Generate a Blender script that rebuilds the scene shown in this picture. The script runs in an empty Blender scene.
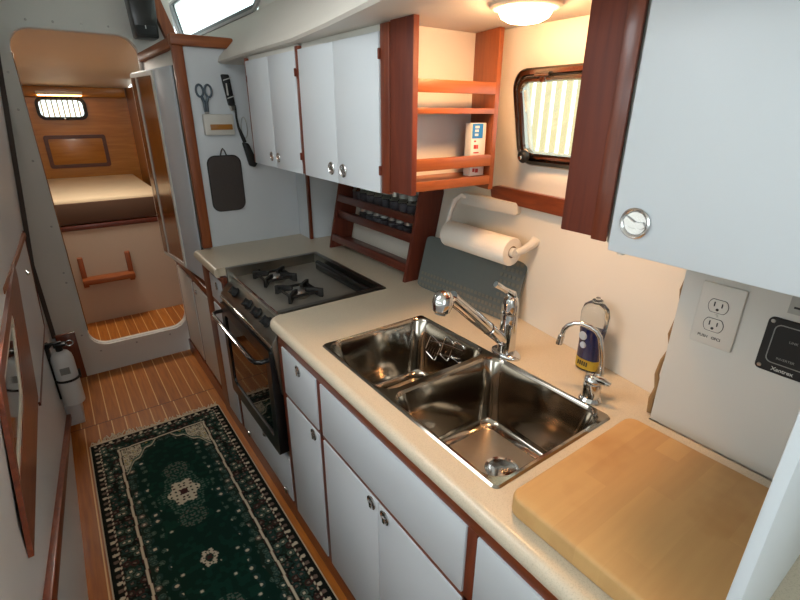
import bpy, bmesh, math, random
from mathutils import Vector, Matrix
random.seed(7)
S = bpy.context.scene
COL = S.collection
PI = math.pi

# ------------------------------------------------------------------ materials
def lin(c):
    if isinstance(c, str):
        c = [int(c[i:i+2], 16)/255 for i in (0, 2, 4)]
    return tuple((v/12.92 if v <= .04045 else ((v+.055)/1.055)**2.4) for v in c) + (1,)

def base(name):
    m = bpy.data.materials.new(name); m.use_nodes = True
    return m, m.node_tree.nodes, m.node_tree.links, m.node_tree.nodes['Principled BSDF']

def plain(name, c, rough=.5, metal=0, coat=0, spec=.5, var=0, scale=30, bump=0):
    m, N, L, b = base(name)
    b.inputs['Roughness'].default_value = rough; b.inputs['Metallic'].default_value = metal
    b.inputs['Coat Weight'].default_value = coat; b.inputs['Coat Roughness'].default_value = .12
    b.inputs['Specular IOR Level'].default_value = spec
    tc = N.new('ShaderNodeTexCoord'); nz = N.new('ShaderNodeTexNoise')
    nz.inputs['Scale'].default_value = scale; nz.inputs['Detail'].default_value = 4
    L.new(tc.outputs['Object'], nz.inputs['Vector'])
    mx = N.new('ShaderNodeMix'); mx.data_type = 'RGBA'
    lc = lin(c)
    mx.inputs['A'].default_value = tuple(v*(1-var) for v in lc[:3])+(1,)
    mx.inputs['B'].default_value = tuple(min(1, v*(1+var)) for v in lc[:3])+(1,)
    L.new(nz.outputs['Fac'], mx.inputs['Factor']); L.new(mx.outputs['Result'], b.inputs['Base Color'])
    if bump:
        bp = N.new('ShaderNodeBump'); bp.inputs['Strength'].default_value = bump; bp.inputs['Distance'].default_value = .003
        L.new(nz.outputs['Fac'], bp.inputs['Height']); L.new(bp.outputs['Normal'], b.inputs['Normal'])
    return m

def wood(name, c1, c2, axis='z', rough=.35, coat=.3, sc=14):
    m, N, L, b = base(name)
    b.inputs['Roughness'].default_value = rough; b.inputs['Coat Weight'].default_value = coat; b.inputs['Coat Roughness'].default_value = .15
    tc = N.new('ShaderNodeTexCoord'); mp = N.new('ShaderNodeMapping')
    s = {'x': (.08, 1, 1), 'y': (1, .08, 1), 'z': (1, 1, .08)}[axis]
    mp.inputs['Scale'].default_value = [v*sc*3 for v in s]
    nz = N.new('ShaderNodeTexNoise'); nz.inputs['Scale'].default_value = 1.6; nz.inputs['Detail'].default_value = 6; nz.inputs['Distortion'].default_value = .6
    cr = N.new('ShaderNodeValToRGB'); cr.color_ramp.elements[0].color = lin(c1); cr.color_ramp.elements[1].color = lin(c2)
    cr.color_ramp.elements[0].position = .3; cr.color_ramp.elements[1].position = .7
    L.new(tc.outputs['Object'], mp.inputs['Vector']); L.new(mp.outputs['Vector'], nz.inputs['Vector'])
    L.new(nz.outputs['Fac'], cr.inputs['Fac']); L.new(cr.outputs['Color'], b.inputs['Base Color'])
    return m

def math_node(N, L, op, a, bv=None, c=None):
    n = N.new('ShaderNodeMath'); n.operation = op
    for i, v in enumerate((a, bv, c)):
        if v is None: continue
        if isinstance(v, (int, float)): n.inputs[i].default_value = v
        else: L.new(v, n.inputs[i])
    return n.outputs[0]

def teak(name):
    m, N, L, b = base(name)
    b.inputs['Roughness'].default_value = .42; b.inputs['Coat Weight'].default_value = .15
    tc = N.new('ShaderNodeTexCoord'); sp = N.new('ShaderNodeSeparateXYZ'); L.new(tc.outputs['Object'], sp.inputs[0])
    x = math_node(N, L, 'ADD', sp.outputs['X'], .5975+.062*20)
    # the planks beyond the hatch joint are laid a touch to the side
    far = math_node(N, L, 'GREATER_THAN', sp.outputs['Y'], 2.6)
    x = math_node(N, L, 'ADD', x, math_node(N, L, 'MULTIPLY', far, .012))
    q = math_node(N, L, 'DIVIDE', x, .062)
    fr = math_node(N, L, 'FRACT', q); idx = math_node(N, L, 'FLOOR', q)
    line = math_node(N, L, 'LESS_THAN', fr, .085)
    yj = math_node(N, L, 'ABSOLUTE', math_node(N, L, 'SUBTRACT', sp.outputs['Y'], 2.6))
    joint = math_node(N, L, 'LESS_THAN', yj, .0035)
    mp = N.new('ShaderNodeMapping'); mp.inputs['Scale'].default_value = (55, 4, 10)
    L.new(tc.outputs['Object'], mp.inputs['Vector'])
    nz = N.new('ShaderNodeTexNoise'); nz.inputs['Scale'].default_value = 1.4; nz.inputs['Detail'].default_value = 6
    L.new(mp.outputs['Vector'], nz.inputs['Vector'])
    wn = N.new('ShaderNodeTexWhiteNoise'); wn.noise_dimensions = '1D'; L.new(idx, wn.inputs['W'])
    f = math_node(N, L, 'ADD', math_node(N, L, 'MULTIPLY', nz.outputs['Fac'], .8), math_node(N, L, 'MULTIPLY', wn.outputs['Value'], .3))
    cr = N.new('ShaderNodeValToRGB'); cr.color_ramp.elements[0].color = lin('8c4a12'); cr.color_ramp.elements[1].color = lin('c67624')
    cr.color_ramp.elements[0].position = .25; cr.color_ramp.elements[1].position = .85
    L.new(f, cr.inputs['Fac'])
    mx = N.new('ShaderNodeMix'); mx.data_type = 'RGBA'; L.new(line, mx.inputs['Factor']); L.new(cr.outputs['Color'], mx.inputs['A'])
    mx.inputs['B'].default_value = lin('e0b070')
    m2 = N.new('ShaderNodeMix'); m2.data_type = 'RGBA'; L.new(joint, m2.inputs['Factor']); L.new(mx.outputs['Result'], m2.inputs['A'])
    m2.inputs['B'].default_value = lin('6e3c18')
    L.new(m2.outputs['Result'], b.inputs['Base Color'])
    return m

def butcher(name):
    m, N, L, b = base(name)
    b.inputs['Roughness'].default_value = .5; b.inputs['Specular IOR Level'].default_value = .35
    tc = N.new('ShaderNodeTexCoord'); sp = N.new('ShaderNodeSeparateXYZ'); L.new(tc.outputs['Object'], sp.inputs[0])
    q = math_node(N, L, 'DIVIDE', math_node(N, L, 'ADD', sp.outputs['Y'], 3.0), .042)
    idx = math_node(N, L, 'FLOOR', q)
    wn = N.new('ShaderNodeTexWhiteNoise'); wn.noise_dimensions = '1D'; L.new(idx, wn.inputs['W'])
    # staves run along x and break at random lengths
    xo = math_node(N, L, 'ADD', math_node(N, L, 'MULTIPLY', sp.outputs['X'], 4.2), math_node(N, L, 'MULTIPLY', wn.outputs['Value'], 7))
    ix = math_node(N, L, 'FLOOR', xo)
    w2 = N.new('ShaderNodeTexWhiteNoise'); w2.noise_dimensions = '2D'
    cb = N.new('ShaderNodeCombineXYZ'); L.new(ix, cb.inputs[0]); L.new(idx, cb.inputs[1]); L.new(cb.outputs[0], w2.inputs['Vector'])
    mp = N.new('ShaderNodeMapping'); mp.inputs['Scale'].default_value = (5, 50, 20); L.new(tc.outputs['Object'], mp.inputs['Vector'])
    nz = N.new('ShaderNodeTexNoise'); nz.inputs['Scale'].default_value = 1.5; nz.inputs['Detail'].default_value = 5; L.new(mp.outputs['Vector'], nz.inputs['Vector'])
    f = math_node(N, L, 'ADD', math_node(N, L, 'MULTIPLY', w2.outputs['Value'], .45), math_node(N, L, 'MULTIPLY', nz.outputs['Fac'], .6))
    cr = N.new('ShaderNodeValToRGB'); cr.color_ramp.elements[0].color = lin('b98f5c'); cr.color_ramp.elements[1].color = lin('cfa66c')
    L.new(f, cr.inputs['Fac'])
    # stains
    n2 = N.new('ShaderNodeTexNoise'); n2.inputs['Scale'].default_value = 7; n2.inputs['Detail'].default_value = 3; L.new(tc.outputs['Object'], n2.inputs['Vector'])
    r2 = N.new('ShaderNodeValToRGB'); r2.color_ramp.elements[0].position = .55; r2.color_ramp.elements[1].position = .8
    r2.color_ramp.elements[1].color = (.75, .75, .75, 1)
    L.new(n2.outputs['Fac'], r2.inputs['Fac'])
    mx = N.new('ShaderNodeMix'); mx.data_type = 'RGBA'; L.new(r2.outputs['Color'], mx.inputs['Factor'])
    L.new(cr.outputs['Color'], mx.inputs['A']); mx.inputs['B'].default_value = lin('a87640')
    L.new(mx.outputs['Result'], b.inputs['Base Color'])
    return m

def speckle(name, c, c2, rough=.3):
    m, N, L, b = base(name)
    b.inputs['Roughness'].default_value = rough; b.inputs['Specular IOR Level'].default_value = .5
    tc = N.new('ShaderNodeTexCoord'); v = N.new('ShaderNodeTexNoise'); v.inputs['Scale'].default_value = 420; v.inputs['Detail'].default_value = 2
    L.new(tc.outputs['Object'], v.inputs['Vector'])
    cr = N.new('ShaderNodeValToRGB'); cr.color_ramp.elements[0].color = lin(c2); cr.color_ramp.elements[1].color = lin(c)
    cr.color_ramp.elements[0].position = .3; cr.color_ramp.elements[1].position = .5
    L.new(v.outputs['Fac'], cr.inputs['Fac']); L.new(cr.outputs['Color'], b.inputs['Base Color'])
    return m

def emit(name, c, st, base_c=None):
    m, N, L, b = base(name)
    b.inputs['Base Color'].default_value = lin(base_c or c); b.inputs['Emission Color'].default_value = lin(c); b.inputs['Emission Strength'].default_value = st
    return m

def glass(name, c=(1, 1, 1), rough=.02, ior=1.45):
    m, N, L, b = base(name)
    b.inputs['Base Color'].default_value = lin(c); b.inputs['Transmission Weight'].default_value = 1
    b.inputs['Roughness'].default_value = rough; b.inputs['IOR'].default_value = ior
    return m

def pane(name, c=(1, 1, 1), refl=.12):
    # thin window glass: straight through with a weak mirror reflection
    m, N, L, b = base(name); N.remove(b)
    t = N.new('ShaderNodeBsdfTransparent'); t.inputs[0].default_value = lin(c)
    g = N.new('ShaderNodeBsdfGlossy'); g.inputs['Roughness'].default_value = .02
    x = N.new('ShaderNodeMixShader'); x.inputs[0].default_value = refl
    L.new(t.outputs[0], x.inputs[1]); L.new(g.outputs[0], x.inputs[2]); L.new(x.outputs[0], N['Material Output'].inputs['Surface'])
    return m

M = dict(
    gel=plain('white_gelcoat', 'dedbd4', .45, var=.03, scale=4),
    hull=plain('cream_hull', 'e4ddd0', .55, var=.03, scale=5, bump=.03),
    lam=plain('white_laminate', 'd3d9de', .38, var=.02, scale=8),
    lamw=plain('warm_white_panel', 'd8d6ce', .45, var=.03, scale=8),
    ceil=plain('cream_headliner', 'ddd8cf', .6, var=.03, scale=4),
    panel=plain('panel_white', 'cfcfc9', .5, var=.02, scale=6),
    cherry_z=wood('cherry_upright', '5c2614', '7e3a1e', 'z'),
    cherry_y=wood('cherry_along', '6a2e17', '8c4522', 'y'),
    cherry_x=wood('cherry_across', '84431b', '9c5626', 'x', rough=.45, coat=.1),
    cherry_lit=wood('cherry_upright_lit', '7e3e1c', '985228', 'z', rough=.45, coat=.1),  # brighter copy of the upright cherry, lit look put into the colour
    dark_z=wood('mahogany', '561e0c', '6e2c14', 'z', rough=.6, coat=0),
    dark_y=wood('mahogany_along', '4c1e12', '682c1a', 'y'),
    gold_x=wood('golden_cherry', 'a0641e', 'b87c30', 'x', sc=8),
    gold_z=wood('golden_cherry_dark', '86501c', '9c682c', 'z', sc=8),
    gold_d=wood('golden_cherry_moulding', '4a1e08', '5c2c0e', 'x', sc=8),
    varnish=wood('varnished_panel', '744018', '9a5c28', 'z', rough=.15, coat=.8, sc=6),
    teak=teak('teak_and_holly'),
    board=butcher('maple_butcher_block'),
    counter=speckle('speckled_laminate', 'd0c3ac', 'bfb29a', .3),
    steel=plain('brushed_steel', 'b4b0aa', .3, 1, var=.05, scale=40),
    sinksteel=plain('sink_steel', 'a39a8e', .11, 1, var=.05, scale=8),
    sinkfloor=plain('sink_floor_steel', 'c8c2b8', .34, 1, var=.06, scale=60),
    chrome=plain('chrome', 'd8d8d8', .06, 1),
    mirrorg=plain('mirror_glass', '9fb0b0', .05, 1),
    bronze=plain('polished_bronze', 'a39a90', .16, 1),
    stovesteel=plain('stove_steel', '8f8c84', .32, 1, var=.05, scale=40),
    cooktop=plain('cooktop_steel', 'b4afa4', .42, .75, var=.05, scale=20),
    black=plain('black_enamel', '0d0d0d', .32, coat=.2),
    blackm=plain('matte_black', '121314', .6),
    blackg=plain('dark_oven_glass', '0a0807', .04, spec=.8),
    iron=plain('cast_iron', '14120f', .6),
    latchm=plain('satin_chrome', 'dcdcdc', .24, 1),
    spiceg=plain('ground_spice', '8f8790', .9, var=.3, scale=60),
    rubber=plain('grey_rubber', '6e7370', .7, var=.1, scale=80),
    matg=plain('grey_mat', '5c625f', .6, var=.05, scale=60),
    plastic=plain('white_plastic', 'd6d3cb', .4),
    paper=plain('paper_towel', 'ece6dc', .9, var=.02, scale=120, bump=.4),
    card=plain('cardboard_core', '8a6848', .9),
    blue=plain('blue_print', '1672b8', .5),
    red=plain('red_print', 'a8302c', .6),
    soap=plain('blue_liquid_label', '0e1848', .25, coat=.5),
    labelw=plain('pale_label_print', 'b8c2cc', .5),
    yellow=plain('yellow_label', 'b89a2c', .45),
    clear=glass('clear_plastic', 'eef2f2', .12, 1.33),
    jarglass=glass('spice_glass', 'dfe6e6', .04, 1.3),
    pane=pane('window_pane', 'f2f6f4', .08),
    potholder=plain('brown_quilt', '4a4340', .95, var=.15, scale=260, bump=.6),
    greyplastic=plain('scissor_grey', '4c5a66', .45),
    mattress=plain('tan_mattress', 'c9b596', .9, var=.06, scale=10, bump=.3),
    mattress_side=plain('brown_mattress_side', '584030', .9, var=.05, scale=10),
    cabinwhite=plain('cabin_white', 'c8b8a4', .5, var=.03, scale=6),
    extwhite=plain('extinguisher_white', 'dfe2e4', .3, coat=.4),
    grey=plain('grey_paint', '8b8b88', .5),
    darkgrey=plain('window_gasket', '3c4648', .5),
    lampbase=plain('cream_lamp_base', 'e8dcc8', .5),
    lamp=emit('warm_lamp_lens', 'ffc489', 150),
    berthlamp=emit('berth_lamp_lens', 'ffc070', 16),
    slat=plain('cream_slat', 'f8e0b4', .6),
    label=plain('grey_label', 'a9aba6', .5),
    ink=plain('dark_ink', '2a2a2a', .6),
    lightink=plain('pale_ink', 'c8c8c4', .6),
    fringe=plain('cream_fringe', 'cdb89c', .95, var=.1, scale=200),
)

# ------------------------------------------------------------------ mesh helpers
class B:
    def __init__(s): s.bm = bmesh.new()
    def _merge(s, b2, mat=None):
        if mat is not None: bmesh.ops.transform(b2, matrix=mat, verts=b2.verts)
        me = bpy.data.meshes.new('tmp'); b2.to_mesh(me); s.bm.from_mesh(me); bpy.data.meshes.remove(me); b2.free()
        return s
    def box(s, x0, x1, y0, y1, z0, z1, bev=0, seg=2, mat=None):
        b = bmesh.new(); bmesh.ops.create_cube(b, size=1)
        for v in b.verts:
            v.co = Vector(((x0+x1)/2+v.co.x*(x1-x0), (y0+y1)/2+v.co.y*(y1-y0), (z0+z1)/2+v.co.z*(z1-z0)))
        if bev: bmesh.ops.bevel(b, geom=list(b.edges), offset=bev, segments=seg, profile=.5, affect='EDGES')
        return s._merge(b, mat)
    def prism(s, pts, axis, a0, a1, bev=0, seg=2, mat=None):
        """pts: 2D polygon in the two other axes (order x,y,z without axis), extruded a0..a1"""
        b = bmesh.new()
        def P(p, a):
            return {'x': (a, p[0], p[1]), 'y': (p[0], a, p[1]), 'z': (p[0], p[1], a)}[axis]
        v0 = [b.verts.new(P(p, a0)) for p in pts]; v1 = [b.verts.new(P(p, a1)) for p in pts]
        n = len(pts)
        b.faces.new(v0); b.faces.new(v1[::-1])
        for i in range(n): b.faces.new((v0[i], v1[i], v1[(i+1) % n], v0[(i+1) % n]))
        bmesh.ops.recalc_face_normals(b, faces=b.faces)
        if bev: bmesh.ops.bevel(b, geom=list(b.edges), offset=bev, segments=seg, profile=.5, affect='EDGES')
        return s._merge(b, mat)
    def cyl(s, p0, p1, r0, r1=None, n=24, bev=0):
        r1 = r0 if r1 is None else r1
        p0, p1 = Vector(p0), Vector(p1); d = p1-p0
        b = bmesh.new(); bmesh.ops.create_cone(b, cap_ends=True, segments=n, radius1=r0, radius2=r1, depth=d.length)
        if bev:
            es = [e for e in b.edges if len(e.link_faces) == 2 and any(len(f.verts) > 4 for f in e.link_faces)]
            bmesh.ops.bevel(b, geom=es, offset=bev, segments=2, profile=.5, affect='EDGES')
        return s._merge(b, Matrix.Translation((p0+p1)/2) @ d.to_track_quat('Z', 'Y').to_matrix().to_4x4())
    def tube(s, pts, r, n=10, closed=False, rs=None):
        pts = [Vector(p) for p in pts]; b = bmesh.new(); rings = []
        m = len(pts); up = None
        for i, p in enumerate(pts):
            a = pts[i-1] if (i > 0 or closed) else p; c = pts[(i+1) % m] if (i < m-1 or closed) else p
            t = (c-a).normalized()
            if up is None:
                up = Vector((0, 0, 1)) if abs(t.z) < .9 else Vector((1, 0, 0))
            u = (up - t*up.dot(t)).normalized(); w = t.cross(u); up = u
            rr = rs[i] if rs else r
            rings.append([b.verts.new(p + (u*math.cos(2*PI*k/n)+w*math.sin(2*PI*k/n))*rr) for k in range(n)])
        for i in range(m if closed else m-1):
            A, C = rings[i], rings[(i+1) % m]
            for k in range(n): b.faces.new((A[k], A[(k+1) % n], C[(k+1) % n], C[k]))
        if not closed: b.faces.new(rings[0][::-1]); b.faces.new(rings[-1])
        bmesh.ops.recalc_face_normals(b, faces=b.faces)
        return s._merge(b)
    def lathe(s, prof, c, n=32, mat=None, axis=None):
        """prof list of (r, h) up the z axis from point c"""
        b = bmesh.new(); rings = []
        for r, h in prof:
            if r < 1e-6: rings.append([b.verts.new((0, 0, h))])
            else: rings.append([b.verts.new((r*math.cos(2*PI*k/n), r*math.sin(2*PI*k/n), h)) for k in range(n)])
        for A, C in zip(rings, rings[1:]):
            for k in range(n):
                if len(A) == 1 and len(C) == 1: break
                if len(A) == 1: b.faces.new((A[0], C[(k+1) % n], C[k]))
                elif len(C) == 1: b.faces.new((A[k], A[(k+1) % n], C[0]))
                else: b.faces.new((A[k], A[(k+1) % n], C[(k+1) % n], C[k]))
        if len(rings[0]) > 1: b.faces.new(rings[0][::-1])
        if len(rings[-1]) > 1: b.faces.new(rings[-1])
        bmesh.ops.recalc_face_normals(b, faces=b.faces)
        T = Matrix.Translation(Vector(c))
        if axis is not None: T = T @ Vector(axis).normalized().to_track_quat('Z', 'Y').to_matrix().to_4x4()
        return s._merge(b, T)
    def torus(s, c, R, r, axis=(0, 0, 1), n=28, k=8):
        Q = Vector(axis).normalized().to_track_quat('Z', 'Y').to_matrix()
        return s.tube([Vector(c)+Q @ Vector((R*math.cos(2*PI*i/n), R*math.sin(2*PI*i/n), 0)) for i in range(n)], r, k, True)
    def loft(s, rings, cap0=False, cap1=False, mat=None):
        b = bmesh.new(); R = [[b.verts.new(p) for p in r] for r in rings]
        n = len(R[0])
        for A, C in zip(R, R[1:]):
            for k in range(n): b.faces.new((A[k], A[(k+1) % n], C[(k+1) % n], C[k]))
        if cap0: b.faces.new(R[0][::-1])
        if cap1: b.faces.new(R[-1])
        bmesh.ops.recalc_face_normals(b, faces=b.faces)
        return s._merge(b, mat)
    def fill(s, loops, mat=None):
        """flat face with holes: loops of 3D points"""
        b = bmesh.new(); es = []
        for lp in loops:
            vs = [b.verts.new(p) for p in lp]
            es += [b.edges.new((vs[i], vs[(i+1) % len(vs)])) for i in range(len(vs))]
        bmesh.ops.triangle_fill(b, use_beauty=True, use_dissolve=False, edges=es)
        bmesh.ops.recalc_face_normals(b, faces=b.faces)
        return s._merge(b, mat)

def rr(x0, x1, y0, y1, r, n=6):
    out = []
    for cx, cy, a in ((x1-r, y1-r, 0), (x0+r, y1-r, 90), (x0+r, y0+r, 180), (x1-r, y0+r, 270)):
        for i in range(n+1):
            t = math.radians(a+90*i/n); out.append((cx+r*math.cos(t), cy+r*math.sin(t)))
    return out

def frame_prism(bb, outer, inner, axis, a0, a1, mat=None):
    """ring with thickness between two 2D loops of the same length"""
    def P(p, a): return {'x': (a, p[0], p[1]), 'y': (p[0], a, p[1]), 'z': (p[0], p[1], a)}[axis]
    return bb.loft([[P(p, a0) for p in outer], [P(p, a1) for p in outer], [P(p, a1) for p in inner], [P(p, a0) for p in inner], [P(p, a0) for p in outer]], mat=mat)

def obj(name, bb, mat, parent=None, smooth=True, label=None):
    bm = bb.bm if isinstance(bb, B) else bb
    bmesh.ops.remove_doubles(bm, verts=bm.verts, dist=1e-6)
    off = Vector((0, 0, 0)); p = parent
    while p is not None: off += p.location; p = p.parent
    # a top-level mesh gets its origin at its base
    loc = Vector((0, 0, 0))
    if len(bm.verts):
        xs = [v.co for v in bm.verts]
        loc = Vector(((min(v.x for v in xs)+max(v.x for v in xs))/2, (min(v.y for v in xs)+max(v.y for v in xs))/2, min(v.z for v in xs)))
    if mat in COORD: loc = off.copy()          # keep world-aligned texture coordinates
    bmesh.ops.translate(bm, verts=bm.verts, vec=-loc)
    me = bpy.data.meshes.new(name); bm.to_mesh(me); bm.free()
    me.materials.append(M[mat] if isinstance(mat, str) else mat)
    if smooth:
        for f in me.polygons: f.use_smooth = True
        me.set_sharp_from_angle(angle=math.radians(35))
    o = bpy.data.objects.new(name, me); COL.objects.link(o)
    if parent is not None: o.parent = parent
    o.location = loc-off
    if label: o['label'] = label
    return o
COORD = {'teak'}

def thing(name, loc, label, cat, group=None):
    o = bpy.data.objects.new(name, None); COL.objects.link(o); o.location = loc; o.empty_display_size = .05
    o['label'] = label; o['category'] = cat
    if group: o['group'] = group
    return o
def tag(o, label, cat, group=None):
    o['label'] = label; o['category'] = cat
    if group: o['group'] = group
    return o
def struct(name, bb, mat, **k):
    o = obj(name, bb, mat, **k); o['kind'] = 'structure'; return o
def box(*a, **k): return B().box(*a, **k)

def lerp(tab, x):
    if x <= tab[0][0]: return tab[0][1]
    for (a, va), (b_, vb) in zip(tab, tab[1:]):
        if x <= b_: return va+(vb-va)*(x-a)/(b_-a)
    return tab[-1][1]

# ------------------------------------------------------------------ the hull side
HB = [(-.8, 1.0), (.37, 1.055), (.9, 1.147), (1.37, 1.155), (2.05, 1.178), (2.4, 1.178)]     # x at worktop height
HM = [(-.8, 1.0), (.37, 1.05), (.9, 1.115), (1.1, 1.14), (1.4, 1.235), (2.4, 1.235)]        # x at z 1.31
HT = [(-.8, .98), (.37, .99), (.9, 1.0), (1.1, 1.01), (2.4, 1.02)]                          # x at the ceiling
CZ, CT, CEIL = .92, .92, 1.745
def hull_x(y, z):
    b0, m0, t0 = lerp(HB, y), lerp(HM, y), lerp(HT, y)
    if z <= .92: return b0 - (.92-z)*.25
    if z <= 1.31: return b0+(m0-b0)*(z-.92)/.39
    return m0+(t0-m0)*(z-1.31)/(1.745-1.31)

PW = (.555, .917, 1.418, 1.655)    # portlight opening rectangle y0 y1 z0 z1
def hull_wall():
    ys = sorted(set([-.8, -.4, 0, .2, .37, .45, PW[0]+.03, .65, .75, .85, PW[1]-.03, 1.0, 1.1, 1.25, 1.4, 1.7, 2.05, 2.25, 2.4]))
    zs = sorted(set([0, .3, .6, .85, .92, 1.05, 1.2, 1.31, 1.37, PW[2]+.03, 1.5, 1.56, PW[3]-.03, 1.70, 1.80]))
    bm = bmesh.new(); g = {}
    for y in ys:
        for z in zs:
            g[y, z] = bm.verts.new((hull_x(y, z), y, z))
    for a, c in zip(ys, ys[1:]):
        for z0, z1 in zip(zs, zs[1:]):
            if a >= PW[0]+.029 and c <= PW[1]-.029 and z0 >= PW[2]+.029 and z1 <= PW[3]-.029: continue
            bm.faces.new((g[a, z0], g[c, z0], g[c, z1], g[a, z1]))
    bmesh.ops.recalc_face_normals(bm, faces=bm.faces)
    o = struct('wall_right', bm, 'hull')
    md = o.modifiers.new('thick', 'SOLIDIFY'); md.thickness = .02
    # outward: pick the side away from the cabin
    n = o.data.polygons[0].normal
    md.offset = -1 if n.x < 0 else 1
    return o
hull_wall()
# jog of the hull beside the cupboard: flat face looking aft with a wood corner bead
struct('wall_right', box(1.035, 1.30, 2.24, 2.40, 0, 1.745, bev=.002), 'lam')
struct('trim_1', box(1.028, 1.045, 2.226, 2.245, .92, 1.36, bev=.003), 'cherry_z')

# ------------------------------------------------------------------ floor
struct('floor', box(-.5, 1.3, -1.4, 5.7, -.03, 0), 'teak')

# ------------------------------------------------------------------ main bulkhead with the doorway
BY = 3.2
outer = [(-.75, 0), (1.3, 0), (1.3, 1.743), (.745, 1.743), (.705, 2.35), (-.75, 2.35)]
door = rr(-.045, .525, .185, 1.925, .10, 8)
bb = B()
bb.fill([[(x, BY, z) for x, z in outer], [(x, BY, z) for x, z in door]])
bb.fill([[(x, BY+.03, z) for x, z in outer], [(x, BY+.03, z) for x, z in door]])
bb.loft([[(x, BY, z) for x, z in door], [(x, BY+.03, z) for x, z in door]])
struct('wall_forward', bb, 'gel')
# moulded door surround
bb = B()
frame_prism(bb, rr(-.105, .585, .125, 1.985, .15, 8), rr(-.045, .525, .185, 1.925, .10, 8), 'y', BY-.010, BY+.001)
struct('trim_2', bb, 'gel')
bb = B()
frame_prism(bb, rr(-.058, .538, .172, 1.938, .112, 8), rr(-.043, .523, .187, 1.923, .098, 8), 'y', BY-.018, BY+.002)
struct('trim_3', bb, 'gel')
bb = B()
frame_prism(bb, rr(-.046, .526, .184, 1.926, .101, 8), rr(-.040, .520, .190, 1.920, .096, 8), 'y', BY+.004, BY+.034)
struct('trim_3', bb, 'gel')
struct('trim_15', box(-.041, -.036, BY+.004, BY+.034, .30, 1.81), 'gold_z')
for sx, sz in ((-.075, .28), (-.078, .62), (-.078, .68), (-.075, .95), (-.075, 1.3), (-.075, 1.55), (-.075, 1.72), (.05, 1.958), (.16, 1.958), (.28, 1.958), (.40, 1.958), (.0, .152), (.2, .152), (.4, .152)):
    struct('trim_4', B().lathe([(.006, 0), (.005, .002), (.0, .003)], (sx, BY-.010, sz), 10, axis=(0, -1, 0)), 'steel')

# ------------------------------------------------------------------ forward cabin
def planar(name, pts, mat, th=.02):
    bm = bmesh.new(); vs = [bm.verts.new(p) for p in pts]; f = bm.faces.new(vs)
    bmesh.ops.recalc_face_normals(bm, faces=bm.faces)
    n = f.normal.copy()
    r = bmesh.ops.extrude_face_region(bm, geom=[f]); 
    for v in r['geom']:
        if isinstance(v, bmesh.types.BMVert): v.co += n*th
    bmesh.ops.recalc_face_normals(bm, faces=bm.faces)
    return struct(name, bm, mat, smooth=False)
FY = 5.6
# end wall with port opening
wo = [(-.5, 0), (.9, 0), (.9, 1.74), (-.5, 1.74)]
wi = rr(.02, .358, 1.483, 1.63, .04, 5)
bb = B(); bb.fill([[(x, FY, z) for x, z in wo], [(x, FY, z) for x, z in wi]]); bb.fill([[(x, FY+.03, z) for x, z in wo], [(x, FY+.03, z) for x, z in wi]])
bb.loft([[(x, FY, z) for x, z in wi], [(x, FY+.03, z) for x, z in wi]])
struct('wall_cabin_end', bb, 'gold_x')
struct('wall_cabin_left', box(-.33, -.30, 3.235, FY, 0, 2.1), 'gold_z')
bb = B(); bb.prism([(.735, 3.235), (.765, 3.235), (.765, 5.6), (.735, 5.6)], 'z', 0, 1.74)
struct('wall_cabin_right', bb, 'gold_z')
bm = bmesh.new()
vs = [bm.verts.new(p) for p in ((-.5, 3.23, 1.965), (.70, 3.23, 1.965), (.76, 5.62, 1.735), (-.5, 5.62, 1.735))]
bm.faces.new(vs); r = bmesh.ops.extrude_face_region(bm, geom=bm.faces[:])
for v in r['geom']:
    if isinstance(v, bmesh.types.BMVert): v.co.z += .03
bmesh.ops.recalc_face_normals(bm, faces=bm.faces)
struct('ceiling_cabin', bm, 'ceil')
struct('trim_5', box(-.30, .72, 5.53, 5.598, 1.655, 1.74, bev=.006), 'gold_x')
# port of the forward cabin
w3 = B(); frame_prism(w3, rr(-.005, .385, 1.458, 1.655, .06, 5), rr(.022, .356, 1.485, 1.628, .038, 5), 'y', FY-.022, FY+.01)
w3o = struct('window_3', w3, 'blackm')
obj('pane', box(.015, .363, FY+.008, FY+.012, 1.478, 1.635), 'pane', w3o)
obj('lever', B().lathe([(.012, 0), (.011, .012), (.006, .02), (0, .022)], (.195, FY-.022, 1.468), 14, axis=(0, -1, -.2)), 'chrome', w3o)
for i in range(8):
    struct('trim_6', box(.035+i*.041, .047+i*.041, FY+.035, FY+.047, 1.45, 1.66, bev=.002), 'slat')
# framed panel in the end wall
t = thing('locker_panel', (.235, FY, 1.03), 'golden wood locker front with a dark moulded frame, under the port beyond the berth', 'panel')
bb = B(); frame_prism(bb, rr(-.01, .485, 1.03, 1.325, .02, 3), rr(.022, .453, 1.062, 1.293, .012, 3), 'y', FY-.016, FY)
obj('moulding', bb, 'gold_d', t)
obj('field', box(.020, .455, FY-.008, FY, 1.060, 1.295, bev=.002), 'gold_x', t)
# berth
struct('trim_7', box(-.299, .85, 4.10, 4.13, 0, .73), 'cabinwhite')
struct('trim_8', box(-.299, .85, 4.09, 4.14, .73, .765, bev=.004), 'dark_y')  # dark strip standing in for the shadow line under the mattress
bm = bmesh.new()
bb = B(); bb.box(-.295, .66, 4.11, 5.53, .766, .95, bev=.03, seg=3)
t = thing('berth_mattress', (.2, 4.8, .766), 'tan mattress filling the berth in the cabin beyond the doorway', 'mattress')
mo = obj('cushion', bb, 'mattress', t)
bb = B(); bb.box(-.29, .66, 4.098, 4.112, .775, .925, bev=.005)
obj('side_band', bb, 'mattress_side', t, label='brown side band')
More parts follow.
